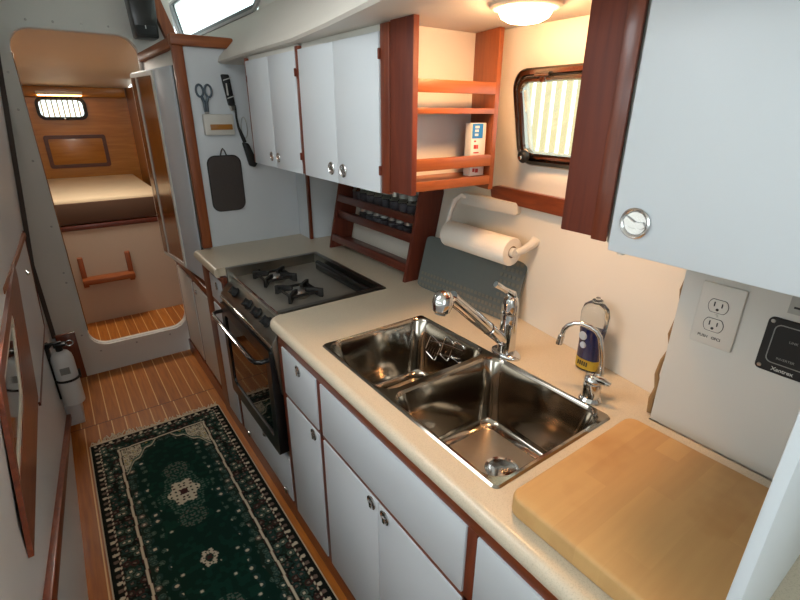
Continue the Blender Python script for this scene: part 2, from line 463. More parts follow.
# fold-down step on the berth front
t = thing('boarding_step', (.165, 4.1, .32), 'small wooden step with two upright arms on the berth front', 'step')
obj('tread', box(-.0, .345, 3.99, 4.098, .335, .375, bev=.006), 'cherry_x', t)
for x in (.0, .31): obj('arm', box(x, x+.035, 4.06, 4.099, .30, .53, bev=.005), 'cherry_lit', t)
# the light above the berth port
t = thing('berth_light', (.19, 5.50, 1.66), 'small cream strip light on the wooden beam above the forward port', 'lamp')
obj('housing', box(.02, .37, 5.49, 5.529, 1.67, 1.70, bev=.005), 'lampbase', t)
obj('lens', box(.03, .36, 5.495, 5.525, 1.662, 1.670, bev=.002), 'berthlamp', t)

# ------------------------------------------------------------------ left side of the galley
LX = -.22
def lx(z): return LX if z < .75 else LX+(z-.75)*.107
bb = B()
bb.prism([(lx(0)-.03, 0), (lx(0), 0), (lx(.75), .75), (lx(1.9), 1.9), (lx(2.35), 2.35), (lx(2.35)-.03, 2.35), (lx(.75)-.03, .75)], 'y', 1.30, BY)
struct('wall_left', bb, 'lam')
bb = B()
bb.prism([(lx(0)-.03, 0), (lx(0), 0), (lx(.75), .75), (lx(1.04), 1.04), (lx(1.04)-.03, 1.04), (lx(.75)-.03, .75)], 'y', -1.4, 1.30)
struct('wall_left', bb, 'lam')
# corner bead between side and bulkhead
bb = B(); bb.prism([(lx(.3)-.002, .30), (lx(.3)+.022, .30), (lx(.75)+.022, .75), (lx(2.0)+.022, 2.0), (lx(2.0)-.002, 2.0), (lx(.75)-.002, .75)], 'y', BY-.016, BY-.001)
struct('trim_9', bb, plain('grey_brown_bead', '4c423e', .6))
# rising trim strip
bb = B(); bb.prism([(2.66, .045), (2.66, .075), (.9, .605), (.9, .565)], 'x', LX-.002, LX+.018, bev=.003)
struct('trim_10', bb, 'cherry_y')
# long side locker door with a wooden cap rail and a latch
t = thing('side_locker', (lx(.7), 2.5, .48), 'white side locker panel with a wooden rail along its top, beside the doorway', 'locker')
def onwall(b, pts, d0, d1, bev=0):
    """polygon of (y, z) laid on the side wall with its thickness from d0 to d1"""
    b.loft([[(lx(z)+d0, y, z) for y, z in pts], [(lx(z)+d1, y, z) for y, z in pts]], True, True); return b
obj('door', onwall(B(), [(3.02, .96), (2.88, .50), (1.86, .60), (2.04, 1.02)], 0, .005), 'lam', t)
obj('edge_strip', onwall(B(), [(3.055, .97), (3.02, .96), (2.88, .50), (2.905, .485)], 0, .007), 'dark_z', t)
obj('edge_strip', onwall(B(), [(2.905, .485), (2.88, .50), (1.86, .60), (1.86, .585)], 0, .007), 'dark_y', t)
b = B(); b.loft([[(-.205, y, z), (-.182, y, z+.002), (-.182, y, z+.020), (-.205, y, z+.020)] for y, z in ((2.98, .955), (2.3, 1.010), (1.62, 1.075))], True, True)
obj('cap_rail', b, 'cherry_x', t)
la = B(); la.box(-.210, -.197, 2.60, 2.635, .86, .90, bev=.004); la.cyl((-.205, 2.62, .88), (-.190, 2.585, .865), .006)
obj('latch', la, 'chrome', t)
# wood framed mirror on the side
t = thing('framed_mirror', (-.212, 1.5, .64), 'wood-framed mirror on the left wall, white slip inside its frame', 'mirror')
OUT = [(1.03, .675), (1.83, .635), (2.06, 1.0), (2.02, 1.06), (1.12, 1.06)]
INN = [(1.125, .80), (1.53, .805), (1.66, .985), (1.62, 1.02), (1.20, 1.02)]
IN2 = [(1.145, .815), (1.505, .82), (1.62, .975), (1.60, 1.0), (1.215, 1.0)]
def ringf(bb, a, c, d0, d1):
    P = lambda q, d: [(lx(z)+d, y, z) for y, z in q]
    bb.loft([P(a, d0), P(a, d1), P(c, d1), P(c, d0), P(a, d0)])
b = B(); ringf(b, OUT, INN, 0, .010); obj('frame', b, 'cherry_y', t)
b = B(); ringf(b, INN, IN2, 0, .008); obj('slip', b, 'plastic', t)
obj('mirror_glass', onwall(B(), IN2, .001, .005), 'mirrorg', t)
# low box and extinguisher
struct('trim_11', box(LX, -.150, 2.66, 3.19, 0, .30, bev=.004), 'lam')
t = thing('fire_extinguisher', (-.165, 2.6, .15), 'white fire extinguisher strapped upright by the doorway, black bracket band', 'fire extinguisher')
def E(x, y, z): return (x, y, z)
obj('backboard', box(-.170, -.088, 2.655, 2.668, .26, .52, bev=.003), 'cherry_z', t)
obj('cylinder', B().lathe([(.0, 0), (.040, 0), (.046, .006), (.047, .02), (.047, .245), (.043, .27), (.032, .288), (.016, .297), (0, .298)], (-.165, 2.603, .165), 32), 'extwhite', t)
b = B(); b.cyl((-.165, 2.603, .458), (-.165, 2.603, .485), .015); b.box(-.185, -.135, 2.585, 2.62, .483, .50, bev=.004); b.box(-.215, -.150, 2.595, 2.612, .50, .51, bev=.003)
obj('valve', b, 'black', t)
b = B(); b.torus((-.118, 2.603, .490), .014, .003, (0, 1, 0)); obj('pull_ring', b, 'chrome', t)
b = B(); b.box(-.224, -.204, 2.60, 2.654, .20, .50, bev=.004)
b.tube([(-.165+.0495*math.cos(a), 2.603+.0495*math.sin(a), .31) for a in [2*PI*i/28 for i in range(28)]], .006, 8, True)
b.box(-.118, -.108, 2.59, 2.655, .30, .32, bev=.002)
b.tube([(-.205, 2.60, .49), (-.19, 2.60, .505), (-.17, 2.60, .50)], .008)
obj('bracket', b, 'blackm', t)
obj('label', B().prism([(-.185+.0, .35), (-.145, .35), (-.145, .385), (-.185, .385)], 'y', 2.5535, 2.5565), 'grey', t, label='small grey printed label')

# ------------------------------------------------------------------ the cupboard on the far side of the stove
lk = thing('hanging_locker', (.75, 2.75, 0), 'tall white cupboard between stove and doorway, with wood posts, top rail and its door ajar', 'cupboard')
obj('side_panel', box(.533, 1.034, 2.372, 2.392, .86, 1.81, bev=.001), 'lam', lk)
obj('front_panel', box(.533, .548, 2.392, BY-.016, .09, 1.80, bev=.001), 'lamw', lk)
obj('top_panel', box(.548, .80, 2.392, BY-.016, 1.785, 1.80), 'lamw', lk)
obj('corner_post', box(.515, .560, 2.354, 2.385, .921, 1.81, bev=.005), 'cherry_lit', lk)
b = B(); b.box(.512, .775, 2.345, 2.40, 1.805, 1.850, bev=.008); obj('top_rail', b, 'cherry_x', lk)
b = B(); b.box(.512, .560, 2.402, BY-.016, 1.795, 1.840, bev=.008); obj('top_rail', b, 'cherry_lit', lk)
obj('kick_board', box(.505, .533, 2.353, BY-.016, .0, .09), 'cherry_y', lk)
obj('lower_rail', box(.506, .533, 2.353, BY-.016, .655, .70, bev=.003), 'cherry_y', lk)
obj('stile', box(.506, .533, 2.353, 2.397, .09, .655, bev=.003), 'cherry_z', lk)
obj('stile', box(.512, .533, 2.735, 2.765, .09, .655, bev=.003), 'cherry_z', lk)
obj('stile', box(.512, .533, 3.13, 3.165, .09, .655, bev=.003), 'cherry_z', lk)
for y0, y1 in ((2.40, 2.73), (2.77, 3.125)):
    d = obj('door', box(.508, .532, y0, y1, .11, .64, bev=.003), 'lamw', lk)
obj('latch', B().lathe([(.014, 0), (.014, .004), (.007, .010), (0, .012)], (.508, 2.66, .60), 18, axis=(-1, 0, 0)), 'chrome', d)
# door ajar
A = Vector((.528, 2.46)); Bv = Vector((.462, 3.10)); dv = (Bv-A); Ld = dv.length; ang = math.atan2(dv.y, dv.x)
T = Matrix.Translation((A.x, A.y, 0)) @ Matrix.Rotation(ang, 4, 'Z')       # local x runs along the door, +y is towards the passage
dr = obj('ajar_door', B().box(0, Ld, -.006, .010, .725, 1.735, bev=.002, mat=T), 'lam', lk)
b = B(); frame_prism(b, [(Ld*.40, .735), (Ld-.004, .735), (Ld-.004, 1.728), (Ld*.40, 1.728)], [(Ld*.40+.02, .755), (Ld-.10, .755), (Ld-.10, 1.708), (Ld*.40+.02, 1.708)], 'y', .010, .018, mat=T)
obj('door_trim', b, 'lamw', dr)
obj('wood_field', B().box(Ld*.40+.02, Ld-.10, .010, .013, .755, 1.708, mat=T), 'varnish', dr)
obj('wood_field', B().box(Ld-.085, Ld-.02, .0175, .020, .755, 1.708, mat=T), 'varnish', dr)
obj('dark_gap_strip', B().box(-.022, -.006, -.003, .004, .73, 1.735, mat=T), 'darkgrey', dr)  # dark strip standing in for the shaded gap at the door's edge

# things on the cupboard's side
WY = 2.372
t = thing('tool_holder', (.665, WY, 1.44), 'cream plastic holder with a wooden strip below the scissors', 'holder')
obj('box', box(.600, .735, WY-.028, WY, 1.445, 1.535, bev=.005), 'plastic', t)
obj('wooden_strip', box(.625, .725, WY-.032, WY-.027, 1.468, 1.492, bev=.002), 'gold_x', t)
t = thing('scissors', (.622, WY-.014, 1.535), 'grey-handled scissors hanging handles up on the cupboard side', 'scissors')
for s, cx in ((-1, .604), (1, .641)):
    b = B(); pts = [(cx+.015*math.cos(a), WY-.012, 1.632+.025*math.sin(a)) for a in [2*PI*i/20 for i in range(20)]]
    b.tube(pts, .0048, 8, True); b.tube([(cx-s*.004, WY-.012, 1.612), (.622+s*.006, WY-.012, 1.585), (.622+s*.004, WY-.012, 1.545)], .007, 8)
    h = obj('handle', b, 'greyplastic', t)
    obj('blade', B().prism([(.622-s*.002, 1.56), (.622+s*.009, 1.56), (.622+s*.009, 1.537), (.622-s*.002, 1.537)], 'y', WY-.013-.003*s, WY-.011-.003*s), 'steel', h)
t = thing('folding_lighter', (.728, WY-.02, 1.545), 'black long-handled gas lighter hanging at the top of the cupboard side', 'lighter')
b = B(); b.prism([(.703, 1.702), (.738, 1.702), (.752, 1.575), (.722, 1.570)], 'y', WY-.03, WY-.006, bev=.006); obj('grip', b, 'blackm', t)
b = B(); 
for z in (1.675, 1.60): b.prism([(.705+(1.70-z)*.12, z), (.742+(1.70-z)*.10, z+.012), (.742+(1.70-z)*.10, z+.016), (.705+(1.70-z)*.12, z+.004)], 'y', WY-.032, WY-.0295)
b.prism([(.717, 1.615), (.724, 1.615), (.722, 1.665), (.717, 1.665)], 'y', WY-.032, WY-.0295)
obj('stripe', b, 'lightink', t)
obj('nozzle', B().prism([(.724, 1.572), (.750, 1.572), (.746, 1.555), (.732, 1.548)], 'y', WY-.026, WY-.008, bev=.003), 'steel', t)
t = thing('dish_brush', (.79, WY-.02, 1.30), 'black handled brush hanging low right of the lighter', 'brush')
b = B(); b.tube([(.752, WY-.016, 1.575), (.752, WY-.016, 1.52), (.756, WY-.016, 1.48), (.768, WY-.018, 1.44), (.778, WY-.018, 1.41)], .006, 8, rs=[.004, .005, .006, .009, .009]); obj('handle', b, 'blackm', t)
b = B(); b.prism([(.765, 1.41), (.792, 1.405), (.828, 1.315), (.812, 1.292), (.788, 1.30)], 'y', WY-.036, WY-.004, bev=.007); obj('brush_head', b, 'blackm', t)
b = B(); b.tube([(.785+.014*math.cos(a), WY-.012, 1.475+.048*math.sin(a)) for a in [2*PI*i/18 for i in range(18)]], .0016, 6, True); obj('wire_loop', b, 'steel', t)
t = thing('pot_holder', (.668, WY-.01, 1.10), 'dark brown quilted pot holder hanging by a loop on the cupboard side', 'pot holder')
b = B(); b.prism([(x, z) for x, z in rr(.594, .746, 1.095, 1.350, .035, 6)], 'y', WY-.016, WY-.003, bev=.004); obj('pad', b, 'potholder', t)
b = B(); b.tube([(x, WY-.010, z) for x, z in rr(.594, .746, 1.095, 1.350, .035, 6)], .0045, 8, True); obj('piping', b, 'blackm', t)
b = B(); b.tube([(.655, WY-.01, 1.348), (.664, WY-.01, 1.375), (.671, WY-.01, 1.385), (.678, WY-.01, 1.375), (.687, WY-.01, 1.348)], .003, 6); obj('loop', b, 'blackm', t)

# ------------------------------------------------------------------ base cabinets
FX = .50
def latch(parent, y, z, x, r=.0215, side=1):
    """round lift latch: chrome rim, dished cup and a bridge"""
    l = obj('latch', B().lathe([(r*.86, 0), (r, .001), (r*1.02, .003), (r*.92, .005), (r*.80, .0035), (r*.74, .001), (0, .0006)], (x, y, z), 28, axis=(-1, 0, 0)), 'latchm', parent)
    return l
def latch_full(parent, y, z, x, r=.0215):
    l = B().lathe([(r*.86, 0), (r, .001), (r*1.02, .003), (r*.92, .005), (r*.80, .0035), (r*.74, .001), (0, .0006)], (x, y, z), 28, axis=(-1, 0, 0))
    # the finger bridge across the cup
    l.prism([(y-r*.78, z-r*.10), (y-r*.55, z+r*.16), (y, z+r*.10), (y+r*.60, z+r*.42), (y+r*.78, z+r*.10), (y+r*.55, z-r*.22), (y, z-r*.34), (y-r*.55, z-r*.30)], 'x', x-.0045, x-.002, bev=.0006, seg=1)
    return obj('latch', l, 'latchm', parent)
def knob(parent, y, z, x):
    b = B().lathe([(.0185, 0), (.019, .003), (.014, .005), (.006, .005), (.006, .010), (.010, .013), (.009, .018), (0, .020)], (x, y, z), 22, axis=(-1, 0, 0))
    return obj('latch', b, 'latchm', parent)
def cup(parent, y, z, x):
    b = B().lathe([(.0185, 0), (.0195, .003), (.0165, .004), (.014, .001), (0, .0005)], (x, y, z), 22, axis=(-1, 0, 0))
    b.prism([(y-.005, z-.016), (y+.005, z-.016), (y+.006, z+.002), (y-.006, z+.002)], 'x', x-.007, x-.002, bev=.001, seg=1)
    return obj('latch', b, 'latchm', parent)

# sink side
sc = thing('sink_cabinet', (.75, .45, 0), 'white sink cabinet with cherry stiles, drawer and doors under the double sink', 'cabinet')
b = B(); b.box(FX, FX+.018, -.70, 1.39, .09, .875); b.box(FX+.018, 1.0, 1.372, 1.39, .02, .875); b.box(FX+.018, .98, -.70, -.685, .02, .875)
obj('carcass', b, 'cherry_z', sc)
obj('kick_board', box(FX-.0, FX+.02, -.70, 1.40, 0, .092), 'cherry_y', sc)
def rail(y0, y1, z0, z1, p=None, m='cherry_y'): return obj('rail', box(FX-.006, FX+.004, y0, y1, z0, z1, bev=.002), m, p or sc)
def stile(y0, y1, z0, z1, p=None, m='cherry_z'): return obj('stile', box(FX-.006, FX+.004, y0, y1, z0, z1, bev=.002), m, p or sc)
rail(-.70, 1.39, .822, .875)
rail(-.70, 1.36, .622, .637)
stile(1.36, 1.392, .09, .822); stile(1.078, 1.102, .09, .822); stile(.432, .458, .09, .822)
def front(name, y0, y1, z0, z1, p=None): return obj(name, box(FX-.009, FX+.002, y0, y1, z0, z1, bev=.0025), 'lam', p or sc)
d = front('drawer', 1.104, 1.358, .638, .820); cup(d, 1.225, .790, FX-.009)
d = front('door', 1.104, 1.358, .094, .620); cup(d, 1.140, .600, FX-.009)
d = front('false_drawer_front', .460, 1.076, .638, .820)
d = front('door', .7715, 1.076, .094, .620); cup(d, .800, .600, FX-.009)
d = front('door', .460, .7695, .094, .620); cup(d, .738, .600, FX-.009)
front('drawer', .10, .430, .638, .820); d = front('door', .10, .430, .094, .620)
cup(front('door', -.65, .08, .094, .820), .03, .75, FX-.009)

# left of the stove
dc = thing('drawer_cabinet', (.75, 2.18, 0), 'narrow white cabinet with one drawer over a door, left of the stove', 'cabinet')
b = B(); b.box(FX, FX+.018, 2.005, 2.35, .09, .875); b.box(FX+.018, 1.0, 2.005, 2.022, .02, .875)
obj('carcass', b, 'cherry_z', dc)
obj('kick_board', box(FX, FX+.02, 1.402, 2.350, 0, .092), 'cherry_y', dc)
rail(2.005, 2.35, .848, .875, dc); rail(2.03, 2.215, .70, .722, dc)
stile(2.005, 2.030, .09, .848, dc); stile(2.215, 2.350, .09, .848, dc)
d = front('drawer', 2.032, 2.213, .724, .846, dc); cup(d, 2.10, .81, FX-.009)
d = front('door', 2.032, 2.213, .094, .698, dc)
# drawer under the oven
ud = thing('pan_drawer', (.72, 1.70, .09), 'white drawer front low under the oven', 'drawer')
obj('front', box(FX-.004, FX+.008, 1.41, 1.995, .094, .30, bev=.002), 'lam', ud)
obj('tray', box(FX+.008, .95, 1.42, 1.985, .094, .25, bev=.002), 'lamw', ud)
cup(ud, 1.68, .262, FX-.004)
for y in (1.90, 1.46): obj('catch', box(FX-.016, FX-.004, y-.012, y+.012, .105, .13, bev=.003), 'chrome', ud)

# ------------------------------------------------------------------ worktop
def hole_rect(x0, x1, y0, y1): return [(x0, y0), (x1, y0), (x1, y1), (x0, y1)]
XF = .482
def back(y): return lerp(HB, y)-.002
ck = B()
poly = []
r = .035
poly += [(XF, -.72)]
poly += [(XF, 1.39-r)] + [(XF+r-r*math.cos(t), 1.39-r+r*math.sin(t)) for t in [PI/2*i/6 for i in range(1, 6)]] + [(XF+r, 1.39)]
poly += [(.945, 1.39), (.945, 2.004), (XF+.0, 2.004), (XF, 2.350), (.56, 2.3500), (.56, 2.3705), (1.033, 2.3705), (1.033, 2.238)]
poly += [(back(y), y) for y in (2.238, 2.05, 1.37, .9, .6, .375)] + [(.958, .375), (.958, -.72)]
sinkh = rr(.527, .890, .428, 1.107, .03, 3)
ck.fill([[(x, y, CT) for x, y in poly], [(x, y, CT) for x, y in sinkh]])
ck.fill([[(x, y, CT-.035) for x, y in poly], [(x, y, CT-.035) for x, y in sinkh]])
ck.loft([[(x, y, CT-.035) for x, y in poly], [(x, y, CT) for x, y in poly]])
ck.loft([[(x, y, CT) for x, y in sinkh], [(x, y, CT-.035) for x, y in sinkh]])
# bullnose front edges
def nose(path):
    prof = [(.001*0, 0)] + [(-.018*math.sin(t), -.0205+.0205*math.cos(t)) for t in [PI*i/10 for i in range(0, 11)]]
    rings = []
    for i, (x, y) in enumerate(path):
        a = Vector(path[max(0, i-1)]); c = Vector(path[min(len(path)-1, i+1)]); d = (c-a).normalized(); n = Vector((-d.y, d.x))
        rings.append([Vector((x, y, CT)) + Vector((n.x, n.y, 0))*(-o) + Vector((0, 0, h)) for o, h in prof[1:]] + [Vector((x, y, CT-.041))+Vector((n.x, n.y, 0))*(-.004), Vector((x, y, CT-.0005))+Vector((n.x, n.y, 0))*(-.004)])
    ck.loft(rings, True, True)
nose([(XF, -.72), (XF, .3), (XF, 1.39-r)] + [(XF+r-r*math.cos(t), 1.39-r+r*math.sin(t)) for t in [PI/2*i/6 for i in range(1, 6)]] + [(XF+r, 1.39)])
nose([(XF, 2.004), (XF, 2.2), (XF, 2.350)])
wt = tag(obj('worktop', ck, 'counter'), 'cream speckled galley worktop with a rounded front edge, sink and stove let into it', 'countertop')

# ------------------------------------------------------------------ sink
sk = thing('double_sink', (.713, .77, .75), 'stainless steel double-bowl sink let into the cream worktop', 'sink')
RX0, RX1, RY0, RY1 = .522, .895, .423, 1.112
bowls = [(.531, .887, .433, .782), (.531, .887, .797, 1.104)]
zt = CT+.0045
b = B()
outer_top = rr(RX0+.004, RX1-.004, RY0+.004, RY1-.004, .010, 8)
outer_bot = rr(RX0, RX1, RY0, RY1, .013, 8)
lips = [rr(a0, a1, b0, b1, .046, 8) for a0, a1, b0, b1 in bowls]
b.fill([[(x, y, zt) for x, y in outer_top]] + [[(x, y, zt) for x, y in l] for l in lips])
b.loft([[(x, y, CT+.0005) for x, y in outer_bot], [(x, y, zt) for x, y in outer_top]])
obj('rim', b, 'sinksteel', sk)
for (a0, a1, b0, b1), ctr in zip(bowls, ((.735, .585), (.735, .945))):
    b = B(); rings = [[(x, y, zt) for x, y in rr(a0, a1, b0, b1, .046, 8)]]
    for ins, z, rad in ((.003, zt-.003, .045), (.006, zt-.010, .045), (.016, .85, .046), (.028, .79, .050), (.033, .765, .050), (.038, .752, .046), (.047, .745, .038), (.060, .742, .026)):
        rings.append([(x, y, z) for x, y in rr(a0+ins, a1-ins, b0+ins, b1-ins, rad, 8)])
    b.loft(rings)
    bo = obj('bowl', b, 'sinksteel', sk)
    b = B(); hole = [(ctr[0]+.042*math.cos(2*PI*k/24), ctr[1]+.042*math.sin(2*PI*k/24), .741) for k in range(24)]
    b.fill([[(x, y, .742) for x, y in rr(a0+.060, a1-.060, b0+.060, b1-.060, .026, 8)], hole])
    obj('bowl_floor', b, 'sinkfloor', bo)
    obj('drain', B().lathe([(.043, .0), (.042, .002), (.036, .001), (.030, -.008), (.022, -.012), (.006, -.012), (.005, -.004), (0, -.003)], (ctr[0], ctr[1], .741), 28), 'chrome', bo)

# wire utensil rack hanging in the far bowl
t = thing('wire_rack', (.85, .97, .82), 'small wire utensil rack against the back of the far sink bowl', 'rack')
def grille(y0, y1, z0, z1, tilt, n=5):
    b = B(); cy, cz = (y0+y1)/2, (z0+z1)/2
    def R(y, z):
        dy, dz = y-cy, z-cz; c, s_ = math.cos(tilt), math.sin(tilt); zz = cz+dy*s_+dz*c
        return (.862+(zz-.8)*.14, cy+dy*c-dz*s_, zz)
    b.tube([R(p[0], p[1]) for p in rr(y0, y1, z0, z1, .010, 4)], .0015, 6, True)
    for i in range(1, n):
        yy = y0+(y1-y0)*i/n; b.tube([R(yy, z0), R(yy, z1)], .0010, 5)
    return b
obj('wire_loop', grille(.990, 1.045, .815, .880, .30), 'chrome', t)
obj('wire_loop', grille(.935, .975, .835, .905, .22, 2), 'chrome', t)
obj('wire_loop', grille(.885, .928, .850, .908, .12), 'chrome', t)
b = B(); b.tube([(.868, 1.035, .865), (.870, .98, .880), (.871, .93, .888), (.872, .885, .892)], .0015, 6); b.tube([(.866, 1.0, .835), (.868, .94, .850), (.870, .89, .865)], .0015, 6)
obj('tie_wire', b, 'chrome', t)

# ------------------------------------------------------------------ faucet with pull-out spray
fx, fy = .922, .765
t = thing('kitchen_faucet', (fx, fy, CT), 'large chrome pull-out faucet standing behind the sink divider', 'faucet')
b = B()
esc = []
for z, s in ((CT, 1), (CT+.006, 1), (CT+.010, .93), (CT+.012, .8)):
    esc.append([(fx+.030*s*math.cos(a), fy+.048*s*math.sin(a), z) for a in [2*PI*i/28 for i in range(28)]])
b.loft(esc, True, True); obj('base_plate', b, 'chrome', t)
top = Vector((fx-.004, fy, 1.105))
b = B(); b.lathe([(.0245, .010), (.0245, .05), (.0235, .09), (.0225, .120), (.021, .124), (.021, .127), (.0235, .130), (.0235, .154), (.019, .170), (.008, .177), (0, .178)], (fx, fy, CT), 28); obj('column', b, 'chrome', t)
b = B(); b.tube([(fx+.008, fy, 1.080), (fx+.002, fy, 1.102), (fx-.022, fy+.006, 1.118), (fx-.052, fy+.012, 1.138)], .007, 10, rs=[.013, .012, .007, .0085]); obj('lever', b, 'chrome', t)
p0 = Vector((fx-.012, fy+.002, .965)); p1 = Vector((.712, fy+.008, 1.138)); dd = p1-p0
def at(f): return p0+dd*f
b = B(); b.tube([at(0), at(.10), at(.28), at(.30), at(.31), at(.33)], .016, 16, rs=[.017, .0175, .0175, .0175, .015, .015]); b.tube([at(.33), at(.36), at(.60), at(.86), at(.93), at(1.0)], .016, 16, rs=[.0165, .0175, .018, .0165, .017, .018]); obj('spout', b, 'chrome', t)
hd = B(); q = at(1.0)+Vector((-.022, .004, -.006))
hd.lathe([(0, -.030), (.014, -.030), (.0225, -.024), (.0265, -.008), (.026, .006), (.021, .018), (.012, .026), (0, .028)], q, 24, axis=(.30, .05, 1)); h = obj('spray_head', hd, 'chrome', t)
obj('spray_face', B().lathe([(0, 0), (.013, 0), (.014, .003), (0, .003)], q+Vector((-.0095, -.0015, -.0325)), 20, axis=(.30, .05, 1)), 'rubber', h)
b = B(); b.torus(at(.32), .0162, .0016, dd); obj('joint_ring', b, 'blackm', t)

# small filtered-water tap
tx, ty = .918, .496
t = thing('filter_tap', (tx, ty, CT), 'small chrome gooseneck tap at the right rear corner of the sink', 'faucet')
obj('base', B().lathe([(.0, 0), (.026, 0), (.027, .004), (.024, .009), (.0215, .012), (.0215, .046), (.020, .050), (0, .050)], (tx, ty, CT), 28), 'chrome', t)
b = B(); b.lathe([(.021, .050), (.0215, .056), (.017, .064), (.009, .069), (0, .070)], (tx, ty, CT), 28); b.tube([(tx-.005, ty, CT+.060), (tx+.0, ty-.022, CT+.062), (tx+.004, ty-.040, CT+.058)], .008, 10, rs=[.011, .009, .005]); obj('handle', b, 'chrome', t)
neck = [(tx+.024, ty-.004, CT+.004), (tx+.024, ty-.004, CT+.06), (tx+.022, ty, CT+.10), (tx+.018, ty+.006, CT+.135)]
for i in range(9):
    a = PI*i/8*1.02
    neck.append((tx+.018-.014*(1-math.cos(a)), ty+.008+.042*(1-math.cos(a)), CT+.140+.038*math.sin(a)))
neck.append((tx-.012, ty+.094, CT+.124))
b = B(); b.tube(neck, .0056, 12); obj('gooseneck', b, 'chrome', t)
b = B(); b.tube([(tx-.011, ty+.0925, CT+.136), (tx-.0128, ty+.0955, CT+.112)], .0078, 14); obj('nozzle', b, 'chrome', t)

# dish soap
bx, by = 1.035, .585
t = thing('soap_bottle', (bx, by, CT), 'clear dish soap bottle with blue and yellow label behind the small tap', 'bottle')
def ell(prof, mat_, nm, p=t, lab=None):
    b = B(); b.loft([[(bx+r_*.70*math.cos(a), by+r_*1.12*math.sin(a), CT+h) for a in [2*PI*i/32 for i in range(32)]] for r_, h in prof], True, True); return obj(nm, b, mat_, p, label=lab)
ell([(.022, .0), (.0265, .004), (.027, .03), (.0265, .07), (.028, .10), (.0325, .135), (.0335, .160), (.029, .180), (.018, .190), (.012, .192)], 'clear', 'bottle_body')
ell([(.0280, .036), (.0278, .07), (.0292, .10), (.0318, .122)], 'soap', 'blue_label')
ell([(.0277, .008), (.0282, .024), (.0280, .035)], 'yellow', 'yellow_label')
b = B(); 
for k in range(5): b.box(bx-.0205, bx-.0190, by+.012-k*.006, by+.0155-k*.006, CT+.018, CT+.030)
obj('label_print', b, 'ink', t)
b = B(); b.lathe([(0, 0), (.012, 0), (.011, .004), (0, .005)], (bx-.0185, by+.012, CT+.100), 16, axis=(-1, .2, 0)); b.lathe([(0, 0), (.009, 0), (.008, .004), (0, .005)], (bx-.0185, by+.008, CT+.075), 16, axis=(-1, .2, 0)); obj('label_print', b, 'labelw', t)
obj('cap', B().lathe([(0, 0), (.013, 0), (.013, .008), (.006, .010), (.005, .015), (0, .016)], (bx, by, CT+.190), 20), 'clear', t)

# ------------------------------------------------------------------ grey drying mat leaning on the hull
mt = thing('drying_mat', (1.11, 1.1, CT), 'grey perforated drying mat leaning on the wall under the paper towels', 'mat')
def mat_pt(u, v, d=0):    # u along (0 far .. 1 near) v up
    y = 1.345-u*.458; x0 = 1.060+u*.028; z = CT+.002+v*.198*.98
    return Vector((x0+v*.048+0, y, z))+Vector((-.97, 0, .24))*d
b = B()
loopo = [(u, v) for u, v in [(p[0], p[1]) for p in rr(0, 1, 0, 1, .08, 5)]]
b.loft([[mat_pt(u, v, 0) for u, v in loopo], [mat_pt(u, v, .006) for u, v in loopo]], True, True)
obj('sheet', b, 'matg', mt)
b = B()
for i in range(26):
    for j in range(9):
        u, v = .04+i*.037, .06+j*.11
        if not (v < .36 or u > .80): continue
        w = .012; o = .009*(j % 2)
        q = [mat_pt(min(.98, u+o-w), v-.028, .0062), mat_pt(min(.98, u+o+w), v-.028, .0062), mat_pt(min(.98, u+o+w), v+.028, .0062), mat_pt(min(.98, u+o-w), v+.028, .0062)]
        q2 = [p+Vector((-.0015, 0, .0004)) for p in q]
        b.loft([q, q2], True, True)
g = obj('raised_grid', b, plain('mat_grid_tan', '716c60', .6), mt)

# ------------------------------------------------------------------ paper towels on their holder
t = thing('towel_holder', (1.06, 1.03, 1.13), 'white plastic paper towel holder screwed to the wall under the ledge', 'towel holder')
TX, TZ = 1.050, 1.168
b = B(); 
b.prism([(y, z) for y, z in rr(.925, 1.175, 1.262, 1.300, .012, 4)], 'x', 1.100, 1.122, bev=.003); obj('wall_plate', b, 'plastic', t)
b = B(); b.tube([(1.108, 1.15, 1.285), (1.098, 1.168, 1.290), (1.085, 1.182, 1.275), (1.068, 1.184, 1.235), (TX+.006, 1.184, 1.195), (TX, 1.183, TZ)], .009, 10)
b.cyl((TX, 1.185, TZ), (TX, 1.156, TZ), .016, .014); obj('arm', b, 'plastic', t)
b = B(); b.tube([(1.118, .858, TZ+.03), (1.10, .858, TZ+.02), (1.075, .868, TZ+.004), (TX, .872, TZ)], .010, 10, rs=[.016, .013, .011, .010])
b.cyl((TX, .872, TZ), (TX, .896, TZ), .015, .013); obj('arm', b, 'plastic', t)
t = thing('paper_towel_roll', (TX, 1.02, TZ-.047), 'white roll of paper towels on the wall holder above the drying mat', 'paper towels')
b = B(); R0, R1, ya, yb = .043, .017, .884, 1.166
circ = lambda r_, y: [(TX+r_*math.cos(a), y, TZ+r_*math.sin(a)) for a in [2*PI*i/40 for i in range(40)]]
b.loft([circ(R1+.001, ya), circ(R0-.002, ya), circ(R0, ya+.003), circ(R0, yb-.003), circ(R0-.002, yb), circ(R1+.001, yb)]); obj('paper', b, 'paper', t)
b = B(); b.loft([circ(R1+.001, ya-.0005), circ(R1+.001, yb+.0005), circ(R1-.0005, yb+.0005), circ(R1-.0005, ya-.0005), circ(R1+.001, ya-.0005)]); obj('core', b, 'card', t)

